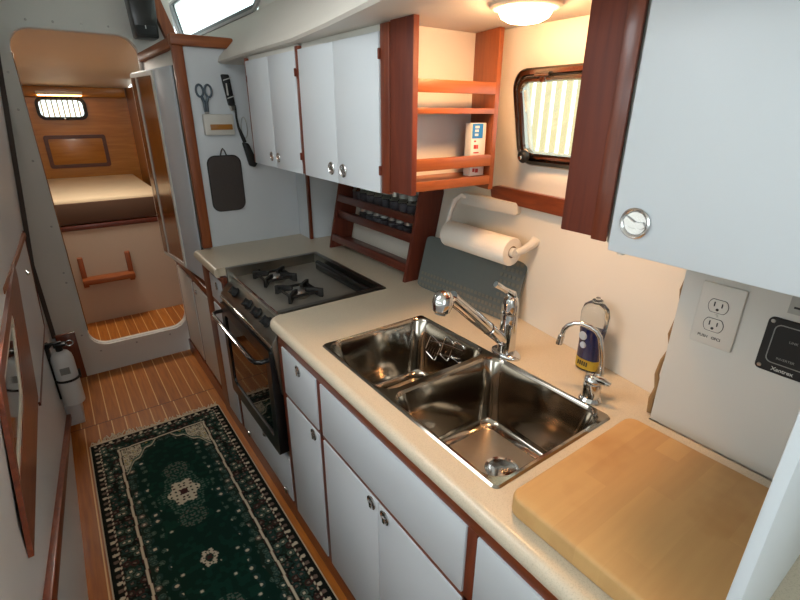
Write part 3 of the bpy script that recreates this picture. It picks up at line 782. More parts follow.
# ------------------------------------------------------------------ wooden rack leaning behind the stove
wr = thing('spice_shelf', (1.1, 1.7, CT), 'dark cherry rack with slanted ends and three rails behind the stove', 'rack')
def side(y0, y1):
    b = B(); b.prism([(1.036, CT), (1.150, CT), (1.225, 1.258), (1.212, 1.334), (1.128, 1.334), (1.108, 1.258)], 'y', y0, y1, bev=.002); return b
obj('end_panel', side(1.40, 1.416), 'dark_z', wr); obj('end_panel', side(2.02, 2.036), 'dark_z', wr)
def rk(z0, z1, nm='rail', dx=0, m='dark_y'):
    f = lambda z: 1.036+(z-CT)*.213+dx
    b = B(); b.prism([(f(z0)-.001, z0), (f(z0)+.011, z0), (f(z1)+.011, z1), (f(z1)-.001, z1)], 'y', 1.416, 2.020, bev=.002); return obj(nm, b, m, wr)
rk(1.148, 1.178); rk(1.078, 1.104, dx=.012); rk(.958, .990)
obj('shelf', box(1.105, 1.195, 1.416, 2.02, 1.139, 1.149, bev=.001), 'dark_y', wr)
obj('shelf', box(1.085, 1.175, 1.416, 2.02, 1.068, 1.078, bev=.001), 'dark_y', wr)
obj('shelf', box(1.062, 1.150, 1.416, 2.02, .950, .962, bev=.001), 'dark_y', wr)
# jars on the two upper shelves
def jar(x, y, z, h, r, lab, grp, lid='rubber'):
    t = thing('spice_jar', (x, y, z), lab, 'jar', grp)
    obj('glass', B().lathe([(0, 0), (r*.9, 0), (r, .003), (r, h*.68), (r*.72, h*.76), (r*.72, h*.80), (0, h*.80)], (x, y, z), 20), 'jarglass', t)
    obj('spice', B().lathe([(0, 0), (r*.82, 0), (r*.82, h*.5), (0, h*.5)], (x, y, z+.002), 14), 'spiceg', t)
    obj('lid', B().lathe([(0, h*.78), (r*.86, h*.78), (r*.86, h), (0, h)], (x, y, z), 20), lid, t)
    return t
for k in range(9):
    jar(1.160, 1.455+k*.062, 1.1495, .085, .024, 'small glass spice jar standing on the upper shelf of the dark rack', 'spice jars on the upper shelf', 'label' if k % 3 else 'steel')
for k in range(8):
    jar(1.140, 1.46+k*.058, 1.0785, .050, .021, 'short glass jar on the lower jar shelf of the dark rack', 'short jars on the lower shelf', 'steel' if k % 2 else 'label')

# ------------------------------------------------------------------ stove
sv = thing('gas_stove', (.70, 1.70, .10), 'stainless gas stove and oven with black door, let into the worktop', 'stove')
SX0, SX1, SY0, SY1 = .492, .944, 1.398, 1.996
# surround well
b = B()
ro = [(SX0+.02, SY0), (SX1, SY0), (SX1, SY1), (SX0+.02, SY1)]; ri = [(SX0+.02, SY0+.022), (SX1-.022, SY0+.022), (SX1-.022, SY1-.022), (SX0+.02, SY1-.022)]
for a, c in ((0, 1), (1, 2), (2, 3)):
    q = [ro[a], ro[c], ri[c], ri[a]]
    b.loft([[(x, y, .860) for x, y in q], [(x, y, CT+.003) for x, y in q]], True, True)
obj('surround', b, 'stovesteel', sv)
b = B(); b.box(SX0+.035, SX1-.020, SY0+.020, SY1-.020, .862, .880)
ct = obj('cooktop', b, 'cooktop', sv)
b = B(); b.tube([(SX0+.042, SY0+.024, .8875), (SX0+.042, SY1-.024, .8875)], .004, 10); obj('front_lip', b, 'chrome', sv)
b = B(); b.prism([(SX0+.040, .882), (SX0+.046, .60), (SX0+.004, .60), (SX0-.016, .808), (SX0-.012, .820)], 'y', SY0+.004, SY1-.004, bev=.002); obj('control_panel', b, 'stovesteel', sv)
nrm = Vector((-.066, 0, .064)).normalized(); nrm = Vector((-.064, 0, .066)).normalized()
for yy in (1.50, 1.60, 1.70, 1.86):
    c = Vector((SX0+.0135, yy, .851))
    k = obj('knob', B().lathe([(.021, 0), (.021, .004), (.017, .008), (.015, .022), (.012, .026), (0, .026)], c, 22, axis=nrm), 'blackm', sv)
    obj('grip', B().box(-.004, .004, -.016, .016, .022, .030, bev=.002, mat=Matrix.Translation(c) @ nrm.to_track_quat('Z', 'Y').to_matrix().to_4x4()), 'blackm', k)
b = B(); b.tube([(SX0-.017, SY0+.006, .803), (SX0-.017, SY1-.006, .803)], .0045, 10); b.tube([(SX0-.014, SY0+.006, .792), (SX0-.014, SY1-.006, .792)], .0025, 8); obj('chrome_strip', b, 'chrome', sv)
# oven body and door
b = B(); b.box(.515, .92, SY0+.012, SY1-.012, .32, .86, bev=.004); b.box(.53, .9, SY0+.05, SY1-.05, .301, .32); obj('oven_body', b, 'black', sv)
dz = B(); frame_prism(dz, rr(1.412, 1.982, .335, .782, .012, 3), rr(1.455, 1.94, .395, .735, .02, 3), 'x', .466, .512); od = obj('oven_door', dz, 'black', sv)
b = B(); b.box(.472, .478, 1.45, 1.945, .39, .74); obj('oven_window', b, 'blackg', od)
b = B(); b.tube([(.468, 1.965, .742), (.440, 1.965, .742), (.425, 1.952, .742), (.420, 1.93, .742), (.420, 1.465, .742), (.425, 1.443, .742), (.440, 1.43, .742), (.468, 1.43, .742)], .0085, 12); obj('handle', b, 'black', od)
b = B(); b.tube([(.4135, 1.92, .7475), (.4135, 1.475, .7475)], .0028, 8); obj('handle_highlight_strip', b, 'chrome', od)
# burners and grates
for bx_, by_ in ((.670, 1.838), (.680, 1.615)):
    bn = obj('burner', B().lathe([(.044, 0), (.046, .003), (.040, .006), (.028, .007), (.027, .016), (.0295, .018), (.027, .023), (.012, .025), (0, .025)], (bx_, by_, .880), 28), 'steel', sv)
    b = B()
    for k in range(4):
        a = PI/4+PI/2*k; c, s_ = math.cos(a), math.sin(a)
        T = Matrix.Translation((bx_, by_, .880)) @ Matrix.Rotation(a, 4, 'Z')
        b.prism([(.026, .020), (.026, .036), (.070, .036), (.098, .034), (.098, 0), (.086, 0), (.062, .012)], 'y', -.006, .006, bev=.0015, mat=T)
    b.box(bx_-.062, bx_+.062, by_-.062, by_-.054, .896, .906, bev=.002); b.box(bx_-.062, bx_+.062, by_+.054, by_+.062, .896, .906, bev=.002); b.box(bx_-.062, bx_-.054, by_-.062, by_+.062, .896, .906, bev=.002); b.box(bx_+.054, bx_+.062, by_-.062, by_+.062, .896, .906, bev=.002)
    obj('grate', b, 'iron', bn)
b = B(); b.box(.878, .914, SY0+.045, SY1-.12, .880, .908, bev=.006); b.tube([(.895, SY0+.03, .905), (.895, SY1-.11, .905)], .011, 12); obj('rear_guard', b, 'black', sv)
b = B(); b.box(.868, .884, SY0+.030, SY0+.052, .880, .912, bev=.003); obj('chrome_bracket', b, 'chrome', sv)
b = B(); b.tube([(.62, SY1-.03, .884), (.63, SY1-.055, .900), (.64, SY1-.065, .905)], .004, 8); obj('igniter', b, 'black', sv)

# ------------------------------------------------------------------ upper cabinets
UX = .69
def hinge(p, y, z): return obj('hinge', box(UX-.006, UX+.002, y-.004, y+.004, z-.012, z+.012, bev=.002), 'dark_z', p)
def upper(loc, label, y0, y1, zb, zt_, xb):
    t = thing('wall_cabinet', loc, label, 'cabinet')
    obj('carcass', box(UX+.012, xb, y0, y1, zb+.006, zt_, bev=.001), 'lamw', t)
    return t
ua = upper((.8, 1.74, 1.36), 'white two-door upper cabinet farthest along, next to the tool-hung cupboard side', 1.52, 1.985, 1.358, 1.7445, .99)
obj('stile', box(UX-.001, UX+.013, 1.494, 1.519, 1.354, 1.738, bev=.002), 'cherry_z', ua)
obj('stile', box(UX-.001, UX+.013, 1.972, 1.988, 1.354, 1.738, bev=.002), 'cherry_z', ua)
d = obj('door', box(UX-.004, UX+.012, 1.7445, 1.970, 1.352, 1.727, bev=.0025), 'lam', ua); latch_full(d, 1.775, 1.392, UX-.004, .017)
d = obj('door', box(UX-.004, UX+.012, 1.521, 1.7425, 1.352, 1.727, bev=.0025), 'lam', ua); latch_full(d, 1.712, 1.392, UX-.004, .017)
hinge(ua, 1.520, 1.665); hinge(ua, 1.520, 1.41); hinge(ua, 1.969, 1.665)
ub = upper((.8, 1.25, 1.36), 'white two-door upper cabinet in the middle, beside the open wooden rack', 1.04, 1.493, 1.358, 1.7445, .99)
obj('stile', box(UX-.001, UX+.013, 1.000, 1.038, 1.354, 1.742, bev=.002), 'cherry_z', ub)
d = obj('door', box(UX-.004, UX+.012, 1.2662, 1.492, 1.352, 1.727, bev=.002), 'lam', ub); latch_full(d, 1.302, 1.392, UX-.004, .019)
d = obj('door', box(UX-.004, UX+.012, 1.040, 1.2652, 1.352, 1.727, bev=.002), 'lam', ub); latch_full(d, 1.230, 1.392, UX-.004, .019)
hinge(ub, 1.039, 1.68); hinge(ub, 1.039, 1.41)

# open rack on the near end of that cabinet
sr = thing('open_shelf_rack', (.83, .95, 1.36), 'open cherry shelf rack with rails on the near end of the middle upper cabinet', 'shelf')
obj('side_panel', box(UX+.001, UX+.017, .910, .999, 1.362, 1.7445, bev=.002), 'dark_z', sr)
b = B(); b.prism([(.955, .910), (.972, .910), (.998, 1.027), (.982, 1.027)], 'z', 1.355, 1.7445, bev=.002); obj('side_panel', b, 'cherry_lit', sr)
obj('back_panel', box(UX+.017, .985, 1.020, 1.030, 1.362, 1.7445), 'ceil', sr, label='cream back panel')
X0, X1 = UX+.016, .957
obj('shelf', box(X0, X1+.012, .922, 1.020, 1.548, 1.560, bev=.001), 'cherry_x', sr)
obj('shelf', box(X0, X1+.012, .922, 1.020, 1.372, 1.392, bev=.001), 'cherry_x', sr)
obj('rail', box(X0, X1, .910, .922, 1.594, 1.622, bev=.002), 'cherry_x', sr)
obj('rail', box(X0, X1, .910, .922, 1.418, 1.447, bev=.002), 'cherry_x', sr)
obj('rail', box(X0, X1, .910, .922, 1.548, 1.561, bev=.001), 'cherry_x', sr)
obj('rail', box(X0, X1, .910, .922, 1.370, 1.393, bev=.001), 'cherry_x', sr)
# carton on the lower shelf
t = thing('paper_carton', (.93, .955, 1.392), 'white carton with a blue top panel on the lower shelf of the open rack', 'box')
obj('carton', box(.900, .953, .93, .955, 1.3925, 1.526, bev=.002), 'plastic', t)
obj('blue_panel', box(.902, .939, .9285, .930, 1.488, 1.524), 'blue', t)
b = B()
for i, (x0, x1, z) in enumerate(((.910, .925, 1.513), (.910, .923, 1.504), (.910, .922, 1.494))): b.box(x0, x1, .9275, .9285, z, z+.006)
obj('print', b, 'lightink', t)
for x0, x1, z0, z1 in ((.910, .916, 1.479, 1.483), (.910, .920, 1.462, 1.472), (.922, .925, 1.462, 1.472), (.910, .928, 1.451, 1.454), (.910, .917, 1.403, 1.412), (.920, .930, 1.401, 1.411)): obj('print', box(x0, x1, .9287, .930, z0, z1), 'red', t)

# near upper cabinet with wooden end
uc = upper((.8, .1, 1.36), 'large near white upper cabinet over the cutting board, with a wooden end', -.60, .40, 1.352, 1.7445, .97)
obj('end_box', box(UX+.001, 1.0, .402, .482, 1.366, 1.7445, bev=.002), 'dark_z', uc)
obj('stile', box(UX-.002, UX+.004, .395, .4215, 1.362, 1.742, bev=.002), 'cherry_z', uc)
d = obj('door', box(UX-.008, UX+.010, -.02, .386, 1.352, 1.735, bev=.003), 'lam', uc); latch_full(d, .349, 1.402, UX-.008, .0225)
obj('door', box(UX-.008, UX+.010, -.58, -.024, 1.352, 1.735, bev=.003), 'lam', uc)
obj('bumper', B().cyl((.70, .372, 1.357), (.70, .372, 1.346), .006), 'plastic', uc)

# wooden ledge under the portlight
b = B()
ys = [.40, .55, .7, .85, 1.02, 1.05]
ring = []
for y in ys:
    z0, z1 = 1.292, 1.340
    if y > 1.03: z0, z1 = 1.302, 1.332
    xh0, xh1 = hull_x(y, z0), hull_x(y, z1)
    ring.append([(xh0-.016, y, z0), (xh0+.004, y, z0), (xh1+.004, y, z1), (xh1-.016, y, z1)])
b.loft(ring, True, True)
struct('trim_12', b, 'cherry_y')

# ------------------------------------------------------------------ portlight
yc = (PW[0]+PW[1])/2; zc = (PW[2]+PW[3])/2
pA = Vector((hull_x(PW[0], zc), PW[0], zc)); pB = Vector((hull_x(PW[1], zc), PW[1], zc)); pC = Vector((hull_x(yc, PW[3]), yc, PW[3])); pD = Vector((hull_x(yc, PW[2]), yc, PW[2]))
U = (pA-pB).normalized(); V = (pC-pD).normalized(); Nn = U.cross(V).normalized()
if Nn.x > 0: Nn = -Nn
V = (V-U*V.dot(U)).normalized()
O = (pA+pB)/2
MP = Matrix((( U.x, V.x, Nn.x, O.x), (U.y, V.y, Nn.y, O.y), (U.z, V.z, Nn.z, O.z), (0, 0, 0, 1)))
hw, hh = (PW[1]-PW[0])/2+.004, (PW[3]-PW[2])/2+.004
b = B()
def lp(g, r_): return rr(-hw+g, hw-g, -hh+g, hh-g, r_, 7)
b.loft([[(x, y, z) for x, y in lp(g, r_)] for g, z, r_ in ((0, 0.001, .050), (0, .006, .050), (.004, .010, .048), (.014, .011, .040), (.018, .006, .037), (.019, -.004, .036), (.019, -.03, .036))], mat=MP)
w2 = struct('window_2', b, 'bronze')
b = B(); b.loft([[(x, y, z) for x, y in lp(g, r_)] for g, z, r_ in ((.019, -.004, .036), (.020, .010, .035), (.024, .014, .032), (.030, .013, .028), (.034, .008, .025), (.034, -.004, .025))], mat=MP)
obj('sash', b, 'bronze', w2)
b = B(); b.loft([[(x, y, z) for x, y in lp(.030, .028)] for z in (-.002, .002)], True, True, mat=MP); obj('pane', b, 'pane', w2)
def onp(u, v, n): return MP @ Vector((u, v, n))
# clamp knobs at the bottom, hinges at the top
for u in (-hw+.038, hw-.07):
    b = B(); c = onp(u, -hh+.028, .012); b.lathe([(0, 0), (.014, 0), (.017, .006), (.017, .014), (.012, .019), (0, .020)], c, 20, axis=Nn); k = obj('clamp_knob', b, 'blackm', w2)
    b = B(); b.lathe([(0, 0), (.006, 0), (.005, .005), (0, .006)], c+Nn*.020, 14, axis=Nn); obj('cap', b, 'chrome', k)
for u in (-.075, .075):
    b = B(); b.cyl(onp(u-.022, hh-.016, .014), onp(u+.022, hh-.016, .014), .006); b.box(u-.010, u+.010, hh-.034, hh-.012, .006, .016, bev=.003, mat=MP); obj('hinge', b, 'bronze', w2)
b = B(); b.lathe([(0, 0), (.005, 0), (.004, .003), (0, .004)], onp(-hw+.012, 0, .010), 12, axis=Nn); obj('screw', b, 'chrome', w2)
# pale boards standing outside, seen through the portlight
struct('ground', box(1.55, 2.6, -.6, 3.2, -.05, 0), 'slat')
fn = thing('slatted_fence', (1.9, 1.2, 0), 'pale upright slatted screen outside the galley portlight', 'screen')
for i in range(23):
    y = .70+i*.055
    obj('board', box(1.90, 1.908, y, y+.033, 0, 2.4, bev=.002), 'slat', fn)
for z in (.3, 2.3): obj('cross_rail', box(1.908, 1.93, .69, 1.94, z, z+.05), 'slat', fn)

# ------------------------------------------------------------------ ceiling over the galley and coaming
edge = [(-1.4, .36), (0, .40), (.4, .46), (.84, .562), (1.2, .625), (1.49, .665), (1.9, .680), (2.35, .700), (BY, .705), (5.0, .71)]
bm = bmesh.new()
rows = []
for y, x in edge:
    zf = CEIL
    rows.append([bm.verts.new(p) for p in ((1.30, y, CEIL), (.9, y, CEIL), (x+.03, y, CEIL), (x+.010, y, CEIL+.003), (x+.003, y, CEIL+.010), (x+.012, y, CEIL+.030), (x+.20, y, 1.967), (x+.21, y, 1.975))])
for A_, C_ in zip(rows, rows[1:]):
    for k in range(len(A_)-1): bm.faces.new((A_[k], A_[k+1], C_[k+1], C_[k]))
bmesh.ops.recalc_face_normals(bm, faces=bm.faces)
struct('ceiling', bm, 'ceil')
# cabin side above the coaming with the forward window opening
def side_pt(y, z): return (lerp(edge, y)+.21+(z-1.97)*.35, y, z)
def curve_strip(y0, y1, z0, z1, n=6, d=0):
    bm = bmesh.new(); R_ = []
    for i in range(n+1):
        y = y0+(y1-y0)*i/n
        R_.append([bm.verts.new(Vector(side_pt(y, z))+Vector((d, 0, 0))) for z in (z0, z1)])
    for a, c in zip(R_, R_[1:]): bm.faces.new((a[0], a[1], c[1], c[0]))
    return bm
struct('wall_upper_right', curve_strip(-1.4, 2.37, 1.97, 2.36, 12), 'gel')
struct('wall_upper_right', curve_strip(4.85, 5.0, 1.97, 2.36, 2), 'gel')
struct('wall_upper_right', curve_strip(2.37, 4.85, 2.335, 2.36, 4), 'gel')
b = B(); n_ = 6
def rake(p): y, z = p; return (y+(max(0, y-3.2)/.6)*(z-1.99)*2.3, z)
fr = [rake(p) for p in rr(2.36, 3.86, 1.968, 2.335, .05, n_)]; fi = [rake(p) for p in rr(2.395, 3.81, 1.985, 2.315, .035, n_)]
def sp_(p, d): q = Vector(side_pt(*p)); return q+Vector((-d, 0, 0))
b.loft([[sp_(p, 0) for p in fr], [sp_(p, .014) for p in fr], [sp_(p, .014) for p in fi], [sp_(p, 0) for p in fi]])
w1 = struct('window_1', b, 'grey')
b = B(); fj = [rake(p) for p in rr(2.410, 3.76, 2.004, 2.30, .02, n_)]
b.loft([[sp_(p, .010) for p in fi], [sp_(p, .012) for p in fj], [sp_(p, 0) for p in fj]]); obj('gasket', b, 'darkgrey', w1)
b = B(); b.loft([[sp_(p, .001) for p in fi], [sp_(p, -.002) for p in fi]], True, True); obj('pane', b, 'pane', w1)
# wooden pillar and speaker at the corner of the saloon
b = B(); b.loft([[(.60, 3.13, 2.12), (.66, 3.13, 2.12), (.66, 3.18, 2.12), (.60, 3.18, 2.12)], [(.685, 3.13, 1.86), (.745, 3.13, 1.86), (.745, 3.18, 1.86), (.685, 3.18, 1.86)]], True, True)
struct('trim_13', b, 'cherry_lit')
t = thing('black_speaker', (.56, 3.1, 1.92), 'black box-shaped speaker on the bulkhead at the top, above the doorway corner', 'speaker')
b = B(); b.prism([(.495, 2.18), (.635, 2.18), (.624, 1.908), (.510, 1.908)], 'y', 3.09, BY-.002, bev=.010); obj('cabinet', b, 'black', t)
obj('lower_panel', B().prism([(.512, 1.965), (.612, 1.965), (.610, 1.918), (.518, 1.918)], 'y', 3.084, 3.091, bev=.002), 'blackm', t)
obj('badge', box(.560, .564, 3.081, 3.084, 1.950, 1.966), 'lightink', t)

# ------------------------------------------------------------------ ceiling lamp
lc = (.80, .70)
t = thing('dome_light', (lc[0], lc[1], CEIL-.04), 'lit round ceiling lamp over the sink, glowing warm', 'lamp')
obj('base_ring', B().lathe([(0, 0), (.068, 0), (.068, -.005), (.062, -.009), (.050, -.010), (0, -.010)], (lc[0], lc[1], CEIL), 40), 'lampbase', t)
obj('lens', B().lathe([(.048, -.0105), (.050, -.014), (.045, -.023), (.032, -.030), (.016, -.033), (0, -.034)], (lc[0], lc[1], CEIL), 40), 'lamp', t)

# ------------------------------------------------------------------ cutting board
cb = B(); cb.prism(rr(.503, .878, .074, .382, .022, 5), 'z', CT+.001, CT+.041, bev=.007, seg=3)
tag(obj('cutting_board', cb, 'board'), 'thick maple cutting board lying on the worktop right of the sink', 'cutting board')

# ------------------------------------------------------------------ end panel by the outlet
pb = B(); pb.box(.960, .985, -.72, .374, .921, 1.352, bev=.002)
struct('wall_outlet', pb, 'panel')
# caulk bead in the corner
cbd = B(); pts = []
for i in range(14):
    z = .925+i*.033; pts.append((.965+.010*math.sin(i*1.7)*.3+.012, .378+.004*math.sin(i*2.3)+(.006 if z < 1.06 else 0), z))
cbd.tube(pts, .005, 8, rs=[.006, .007, .006, .005, .004, .004, .003, .003, .0025, .0025, .0025, .0025, .0025, .0025])
struct('trim_14', cbd, plain('aged_caulk', '94744c', .7, var=.2, scale=60))
# outlet
t = thing('duplex_outlet', (.96, .30, 1.136), 'white duplex outlet plate on the panel behind the cutting board', 'outlet')
obj('cover_plate', box(.954, .960, .2635, .3375, 1.136, 1.260, bev=.003), 'plastic', t)
for zc_ in (1.218, 1.180):
    b = B(); lo = [(.302+.0155*math.cos(a)*1.06, max(-.0125, min(.0125, .0165*math.sin(a)))+zc_) for a in [2*PI*i/32 for i in range(32)]]
    b.prism(lo, 'x', .9525, .954, bev=.0005, seg=1); sk_ = obj('socket', b, 'plastic', t)
    b = B(); lo2 = [(.302+(p[0]-.302)*1.06, zc_+(p[1]-zc_)*1.07) for p in lo]; frame_prism(b, lo2, lo, 'x', .9532, .9542); obj('shadow_gap', b, 'ink', sk_)
    b = B(); b.box(.9518, .9528, .3075, .3095, zc_-.001, zc_+.008); b.box(.9518, .9528, .2945, .2965, zc_-.001, zc_+.007); b.cyl((.9530, .302, zc_-.0065), (.9518, .302, zc_-.0065), .0026, n=12)
    obj('slot', b, 'ink', sk_)
obj('screw', B().lathe([(0, 0), (.0035, 0), (.003, .0015), (0, .002)], (.954, .302, 1.199), 12, axis=(-1, 0, 0)), 'plastic', t)

def text(s, x, y, z, size, parent, mat, bold=False):
    cu = bpy.data.curves.new('lettering', 'FONT'); cu.body = s; cu.size = size; cu.extrude = .0003; cu.align_x = 'LEFT'
    if bold: cu.offset = size*.02
    o = bpy.data.objects.new('lettering', cu); COL.objects.link(o)
    dg = bpy.context.evaluated_depsgraph_get(); me = bpy.data.meshes.new_from_object(o.evaluated_get(dg))
    bpy.data.objects.remove(o); bpy.data.curves.remove(cu)
    # face -x, reading towards -y
    Rm = Matrix(((0, 0, -1), (-1, 0, 0), (0, 1, 0))).to_4x4()
    bm = bmesh.new(); bm.from_mesh(me); bmesh.ops.transform(bm, matrix=Matrix.Translation((x, y, z)) @ Rm, verts=bm.verts)
    bpy.data.meshes.remove(me)
    return obj('lettering', bm, mat, parent, smooth=False)
text('PUSH', .9538, .324, 1.1515, .0075, t, 'ink'); text('GFCI', .9538, .300, 1.1515, .0075, t, 'ink', True)

# battery/inverter switch panel
t = thing('remote_panel', (.96, .13, 1.13), 'black rounded control panel with corner screws on the wall right of the outlet', 'panel')
b = B(); b.prism(rr(.085, .223, 1.128, 1.228, .008, 4), 'x', .954, .960, bev=.001, seg=1); obj('plate', b, 'blackm', t)
b = B(); frame_prism(b, rr(.097, .211, 1.146, 1.218, .010, 4), rr(.0985, .2095, 1.1475, 1.2165, .009, 4), 'x', .9530, .9545); obj('outline', b, 'grey', t)
for y, z in ((.216, 1.221), (.216, 1.136), (.092, 1.221), (.092, 1.136)): obj('screw', B().lathe([(0, 0), (.0035, 0), (.003, .0015), (0, .002)], (.954, y, z), 12, axis=(-1, 0, 0)), 'steel', t)
text('LINK', .9538, .186, 1.190, .006, t, 'grey'); text('INVERTER', .9538, .196, 1.155, .006, t, 'grey'); text('Xantrex', .9538, .198, 1.1335, .0095, t, 'lightink', True)
t = thing('label_strip', (.96, .17, 1.24), 'small grey label with dark print lines above the black control panel', 'label')
obj('sticker', box(.9585, .960, .10, .203, 1.240, 1.292), 'label', t)
b = B()
for z, y1 in ((1.282, .186), (1.268, .190), (1.250, .196)):
    yy = y1
    for k in range(6): b.box(.9578, .9586, yy-.010, yy, z, z+.0035); yy -= .014
obj('print', b, 'ink', t)
# partition closing off the worktop at the near end
struct('wall_partition', B().box(.470, .9585, .058, .070, .921, 1.350, bev=.002), 'lam')

# ------------------------------------------------------------------ rug
def rug():
    x0, x1, y0, y1 = -.146, .468, .62, 2.40
    nx, ny = 205, 590
    bm = bmesh.new(); lay = None
    W, Hh = x1-x0, y1-y0
    pal = dict(g=lin('0b2a22'), g2=lin('0f352a'), k=lin('141713'), cr=lin('c8bba2'), pk=lin('6e5c52'), rd=lin('402422'), sg=lin('4c5e52'), tl=lin('243c38'), dk=lin('1c2b22'), go=lin('97823f'))
    rnd = random.Random(5)
    flowers = []
    def h2(i, j, s=0): 
        v = math.sin(i*127.1+j*311.7+s*74.7)*43758.5453; return v-math.floor(v)
    def blob(u, v, cell, s=0):
        """voronoi-like: returns distance to nearest random centre and its id"""
        i, j = math.floor(u/cell), math.floor(v/cell); best = (9, 0)
        for a in (-1, 0, 1):
            for c in (-1, 0, 1):
                cx_ = (i+a+.2+.6*h2(i+a, j+c, s))*cell; cy_ = (j+c+.2+.6*h2(i+a, j+c, s+3))*cell
                d = math.hypot(u-cx_, v-cy_)/cell
                if d < best[0]: best = (d, h2(i+a, j+c, s+9))
        return best
    CX = W/2
    def col(u, v):
        # u across from left 0..W, v from far end 0..H ; symmetric in u
        us = min(u, W-u); vs = min(v, Hh-v); e = min(us, vs)
        su = u if u < CX else W-u
        if e < .012: return pal['k']
        if e < .030:
            t_ = (v if us < vs else u); 
            d = abs(((t_/.034) % 1)-.5); 
            if d < .24-abs(e-.021)*9: return pal['pk'] if int(t_/.034) % 2 else pal['cr']
            return pal['k']
        if e < .036: return pal['rd'] if int((v+u)/.012) % 2 else pal['cr']
        if e < .100:
            q, idn = blob(su, v, .034, 1)
            if q < .15: return pal['cr'] if idn > .6 else pal['pk']
            if .24 < q < .40: return pal['sg'] if idn > .6 else (pal['rd'] if idn > .3 else pal['tl'])
            q2, id2 = blob(su+.01, v, .016, 2)
            if q2 < .22: return pal['tl'] if id2 > .3 else pal['pk']
            return pal['k'] if id2 < .6 else pal['dk']
        # inner guard: cream wavy stripe
        if e < .118:
            t_ = v if us < vs else u
            w = .109+.0015*math.sin(t_*2*PI/.12)
            if abs(e-w) < .0045: return pal['cr']
            return pal['rd'] if int(t_/.02) % 3 == 0 else pal['k']
        # field with pointed medallion arch
        vv = vs-.118; uu = abs(u-CX)
        hw_ = CX-.118
        arch_v = .0+.20*max(0, (uu/hw_))**1.6+.010*math.cos(uu*2*PI/.06)
        side_in = .030+.012*math.cos(vs*2*PI/.33)**3
        if vv < arch_v*1.0 - .0 and vv < .30 and uu > .02:
            if arch_v-vv < .008: return pal['cr']
            if arch_v-vv < .022: return pal['sg']
            q, idn = blob(su*1.0, v, .020, 4)
            if uu > hw_*.55:
                if q < .22: return pal['rd'] if idn > .4 else pal['go']
                if .40 < q < .50: return pal['tl']
                return pal['cr']
            return pal['go'] if q < .25 and idn > .5 else (pal['sg'] if q < .35 else pal['g2'])
        du = hw_-uu
        if du < side_in or (vv-arch_v) < .026:
            q, idn = blob(su, v, .030, 5)
            if q < .17: return pal['cr'] if idn > .6 else pal['sg']
            if q < .36: return pal['pk'] if idn > .8 else pal['tl']
            if q < .42: return pal['sg']
            return pal['dk']
        if du < side_in+.045:
            q, idn = blob(su, v, .042, 6)
            if q < .16: return pal['sg'] if idn > .35 else pal['cr']
            if .2 < q < .26 and idn > .5: return pal['sg']
            return pal['g'] if q > .4 or idn > .5 else pal['tl']
        # medallions
        for k_, (mv, sc_) in enumerate(((.575, 1.2), (.975, .62), (1.375, 1.2))):
            dx_, dy_ = (u-CX)/(.078*sc_), (v-mv)/(.100*sc_)
            rad = math.hypot(dx_, dy_); an = math.atan2(dy_, dx_); lim = 1+.14*math.cos(6*an)
            if rad < lim*.62:
                q, idn = blob(abs(u-CX), abs(v-mv), .017*max(.7, sc_), 7)
                if rad < .16: return pal['rd']
                if q < .25: return pal['rd'] if idn > .45 else pal['dk']
                return pal['cr'] if sc_ > .8 or rad > .3 else pal['g2']
            if sc_ > .8 and rad < lim*1.0:
                q, idn = blob(abs(u-CX), abs(v-mv), .013, 8); return pal['sg'] if q < .34 else pal['g2']
            if sc_ > .8:
                r2_ = math.hypot(dx_*1.6, (abs(dy_)-1.35)*2.2)
                if r2_ < 1: 
                    q, idn = blob(abs(u-CX), abs(v-mv), .013, 8); return pal['sg'] if q < .30 else (pal['pk'] if q < .36 else pal['g2'])
        # scattered sprigs
        q, idn = blob(abs(u-CX), v, .075, 11)
        if q < .11 and idn > .45 and uu > .03: return pal['cr'] if q < .07 else pal['sg']
        q, idn = blob(u, v, .02, 12)
        return pal['g'] if idn > .3 else pal['g2']
    me = bpy.data.meshes.new('runner_rug')
    verts = []; cols = []
    for j in range(ny+1):
        for i in range(nx+1):
            u = W*i/nx; v = Hh*j/ny
            verts.append((x0+u, y1-v, .0085+.0006*math.sin(u*37)*math.sin(v*21))); cols.append(col(u, v))
    faces = [(j*(nx+1)+i, (j+1)*(nx+1)+i, (j+1)*(nx+1)+i+1, j*(nx+1)+i+1) for j in range(ny) for i in range(nx)]
    # skirt down to the floor
    base_i = len(verts)
    loop = [i for i in range(nx+1)] + [j*(nx+1)+nx for j in range(1, ny+1)] + [ny*(nx+1)+i for i in range(nx-1, -1, -1)] + [j*(nx+1) for j in range(ny-1, 0, -1)]
    for k_ in loop: verts.append((verts[k_][0], verts[k_][1], .0005)); cols.append(lin('b79b78'))
    n = len(loop)
    for k_ in range(n): faces.append((loop[k_], loop[(k_+1) % n], base_i+(k_+1) % n, base_i+k_))
    cxm, cym = (x0+x1)/2, (y0+y1)/2
    me.from_pydata([(a-cxm, c-cym, d) for a, c, d in verts], [], faces)
    at_ = me.color_attributes.new('weave', 'FLOAT_COLOR', 'POINT')
    flat = [v for c in cols for v in c]; at_.data.foreach_set('color', flat)
    m, N, L, bs = base('woven_rug'); bs.inputs['Roughness'].default_value = .95; bs.inputs['Specular IOR Level'].default_value = .15
    ca = N.new('ShaderNodeVertexColor'); ca.layer_name = 'weave'
    tc = N.new('ShaderNodeTexCoord'); nz = N.new('ShaderNodeTexNoise'); nz.inputs['Scale'].default_value = 260; L.new(tc.outputs['Object'], nz.inputs['Vector'])
    bp = N.new('ShaderNodeBump'); bp.inputs['Strength'].default_value = .4; bp.inputs['Distance'].default_value = .002; L.new(nz.outputs['Fac'], bp.inputs['Height']); L.new(bp.outputs['Normal'], bs.inputs['Normal'])
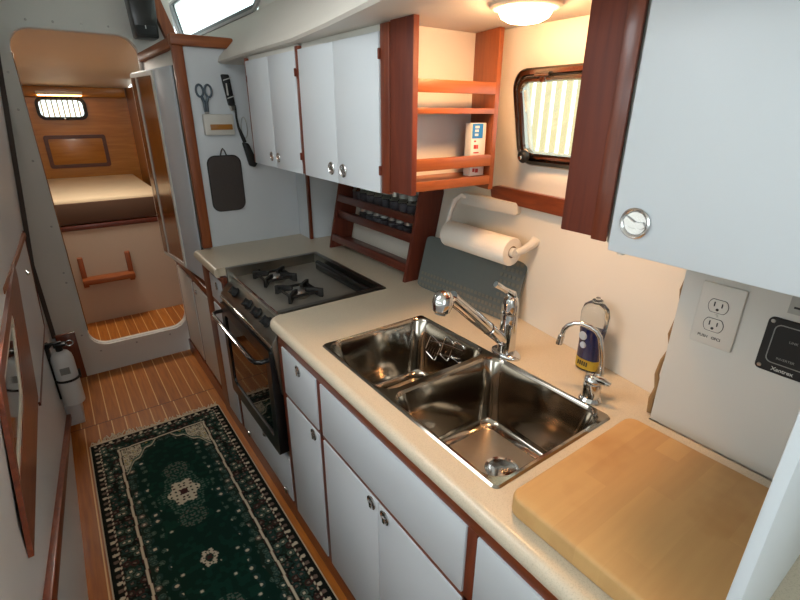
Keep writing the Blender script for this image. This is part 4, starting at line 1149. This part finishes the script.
    L.new(ca.outputs['Color'], bs.inputs['Base Color'])
    me.materials.append(m)
    for f in me.polygons: f.use_smooth = True
    root = thing('runner_rug', (cxm, cym, 0), 'dark green oriental runner rug with cream medallions on the teak floor', 'rug')
    o = bpy.data.objects.new('pile', me); COL.objects.link(o); o.parent = root
    # fringe at the far end, edge cords along both sides
    b = B(); rn = random.Random(3); nfr = 95
    for i in range(nfr):
        x = x0+W*(i+.5)/nfr+rn.uniform(-.001, .001); dl = .022+rn.uniform(0, .020)+.030*max(0, math.sin(i*.075))*rn.random(); bend = rn.uniform(-.022, .022)
        b.tube([(x, y1-.001, .006), (x+bend*.4, y1+dl*.5, .006), (x+bend, y1+dl, .0035)], .0026, 5)
    b.box(x0, x1, y1-.006, y1+.008, .001, .010, bev=.002)
    obj('fringe', b, 'fringe', root, label='cream knotted fringe')
    for xx in (x0-.002, x1+.002):
        b = B(); b.tube([(xx, y0, .005), (xx, y1, .005)], .0038, 6); obj('edge_cord', b, 'fringe', root)
rug()

# ------------------------------------------------------------------ the saloon around (where the daylight comes in)
struct('ceiling_saloon', box(-2.6, 1.2, -1.4, 5.0, 2.36, 2.39), 'gel')
struct('floor_saloon', box(-2.6, LX-.03, -1.4, BY, .98, 1.035), 'lamw')
struct('wall_aft', box(-2.6, 1.2, -1.45, -1.4, 0, 1.2), 'lamw')
struct('wall_aft', box(-.05, 1.2, -1.45, -1.4, 1.2, 2.36), 'lamw')
struct('wall_aft', box(-2.6, -.9, -1.45, -1.4, 1.2, 2.36), 'lamw')
struct('wall_saloon_left', box(-2.65, -2.6, -1.4, BY, 1.0, 1.6), 'gel')
struct('wall_saloon_left', box(-2.65, -2.6, -1.4, BY, 2.05, 2.36), 'gel')
struct('wall_saloon_forward', box(-2.6, -.76, BY, BY+.03, 1.0, 2.36), 'gel')

# ------------------------------------------------------------------ light
w = bpy.data.worlds.new('sky'); S.world = w; w.use_nodes = True
N, L = w.node_tree.nodes, w.node_tree.links
bg = N['Background']; tc = N.new('ShaderNodeTexCoord'); sp = N.new('ShaderNodeSeparateXYZ'); cr = N.new('ShaderNodeValToRGB')
L.new(tc.outputs['Generated'], sp.inputs[0]); L.new(sp.outputs['Z'], cr.inputs['Fac']); L.new(cr.outputs['Color'], bg.inputs['Color'])
cr.color_ramp.elements[0].color = (.82, .93, .95, 1); cr.color_ramp.elements[1].color = (.62, .85, 1, 1)
bg.inputs['Strength'].default_value = 3.0
def area(name, loc, target, sx, sy, power, c):
    l = bpy.data.lights.new(name, 'AREA'); l.shape = 'RECTANGLE'; l.size = sx; l.size_y = sy; l.energy = power; l.color = c
    o = bpy.data.objects.new(name, l); COL.objects.link(o); o.location = loc
    o.rotation_euler = (Vector(target)-Vector(loc)).to_track_quat('-Z', 'Y').to_euler(); return o
area('saloon_window_daylight', (-2.55, .3, 1.83), (.4, .9, 1.1), 3.0, .4, 4, (.88, .94, 1))
area('companionway_daylight', (-.48, -1.36, 1.78), (.1, 2.6, 1.3), .8, 1.0, 4, (.95, .97, 1))
area('deck_hatch_daylight', (-.45, 1.9, 2.35), (-.1, 2.1, 0), 1.0, 2.0, 42, (.91, .955, 1))
area('bulkhead_fill', (-.50, 1.0, 2.32), (0, 3.2, 1.3), .8, .7, 14, (.98, .97, .96))  # added fill lamp, no opening here, aimed to brighten the bulkhead
area('forward_cabin_fill', (.2, 3.9, 1.86), (.2, 3.95, 0), .4, .4, 11, (1, .92, .80))  # unseen fill lamp added under the closed ceiling to brighten the forward cabin

# ------------------------------------------------------------------ camera
RM = [[0.8110743399188224, 0.5432930846605021, 0.21677416655432663], [-0.5849242553658226, 0.7503250700465346, 0.30801932527749115], [0.004693677660900481, -0.37662303888601856, 0.9263547139029823]]
cam = bpy.data.cameras.new('camera'); co = bpy.data.objects.new('camera', cam); COL.objects.link(co)
cam.sensor_width = 36; cam.lens = 466.2387*36/800; cam.clip_start = .01
mw = Matrix.Identity(4)
for i in range(3):
    mw[i][0] = RM[i][0]; mw[i][1] = RM[i][2]; mw[i][2] = -RM[i][1]
mw[2][3] = 1.555
co.matrix_world = mw
S.camera = co
vs = S.view_settings; vs.view_transform = 'Standard'; vs.look = 'None'; vs.gamma = 1; vs.use_curve_mapping = False; vs.exposure = .18
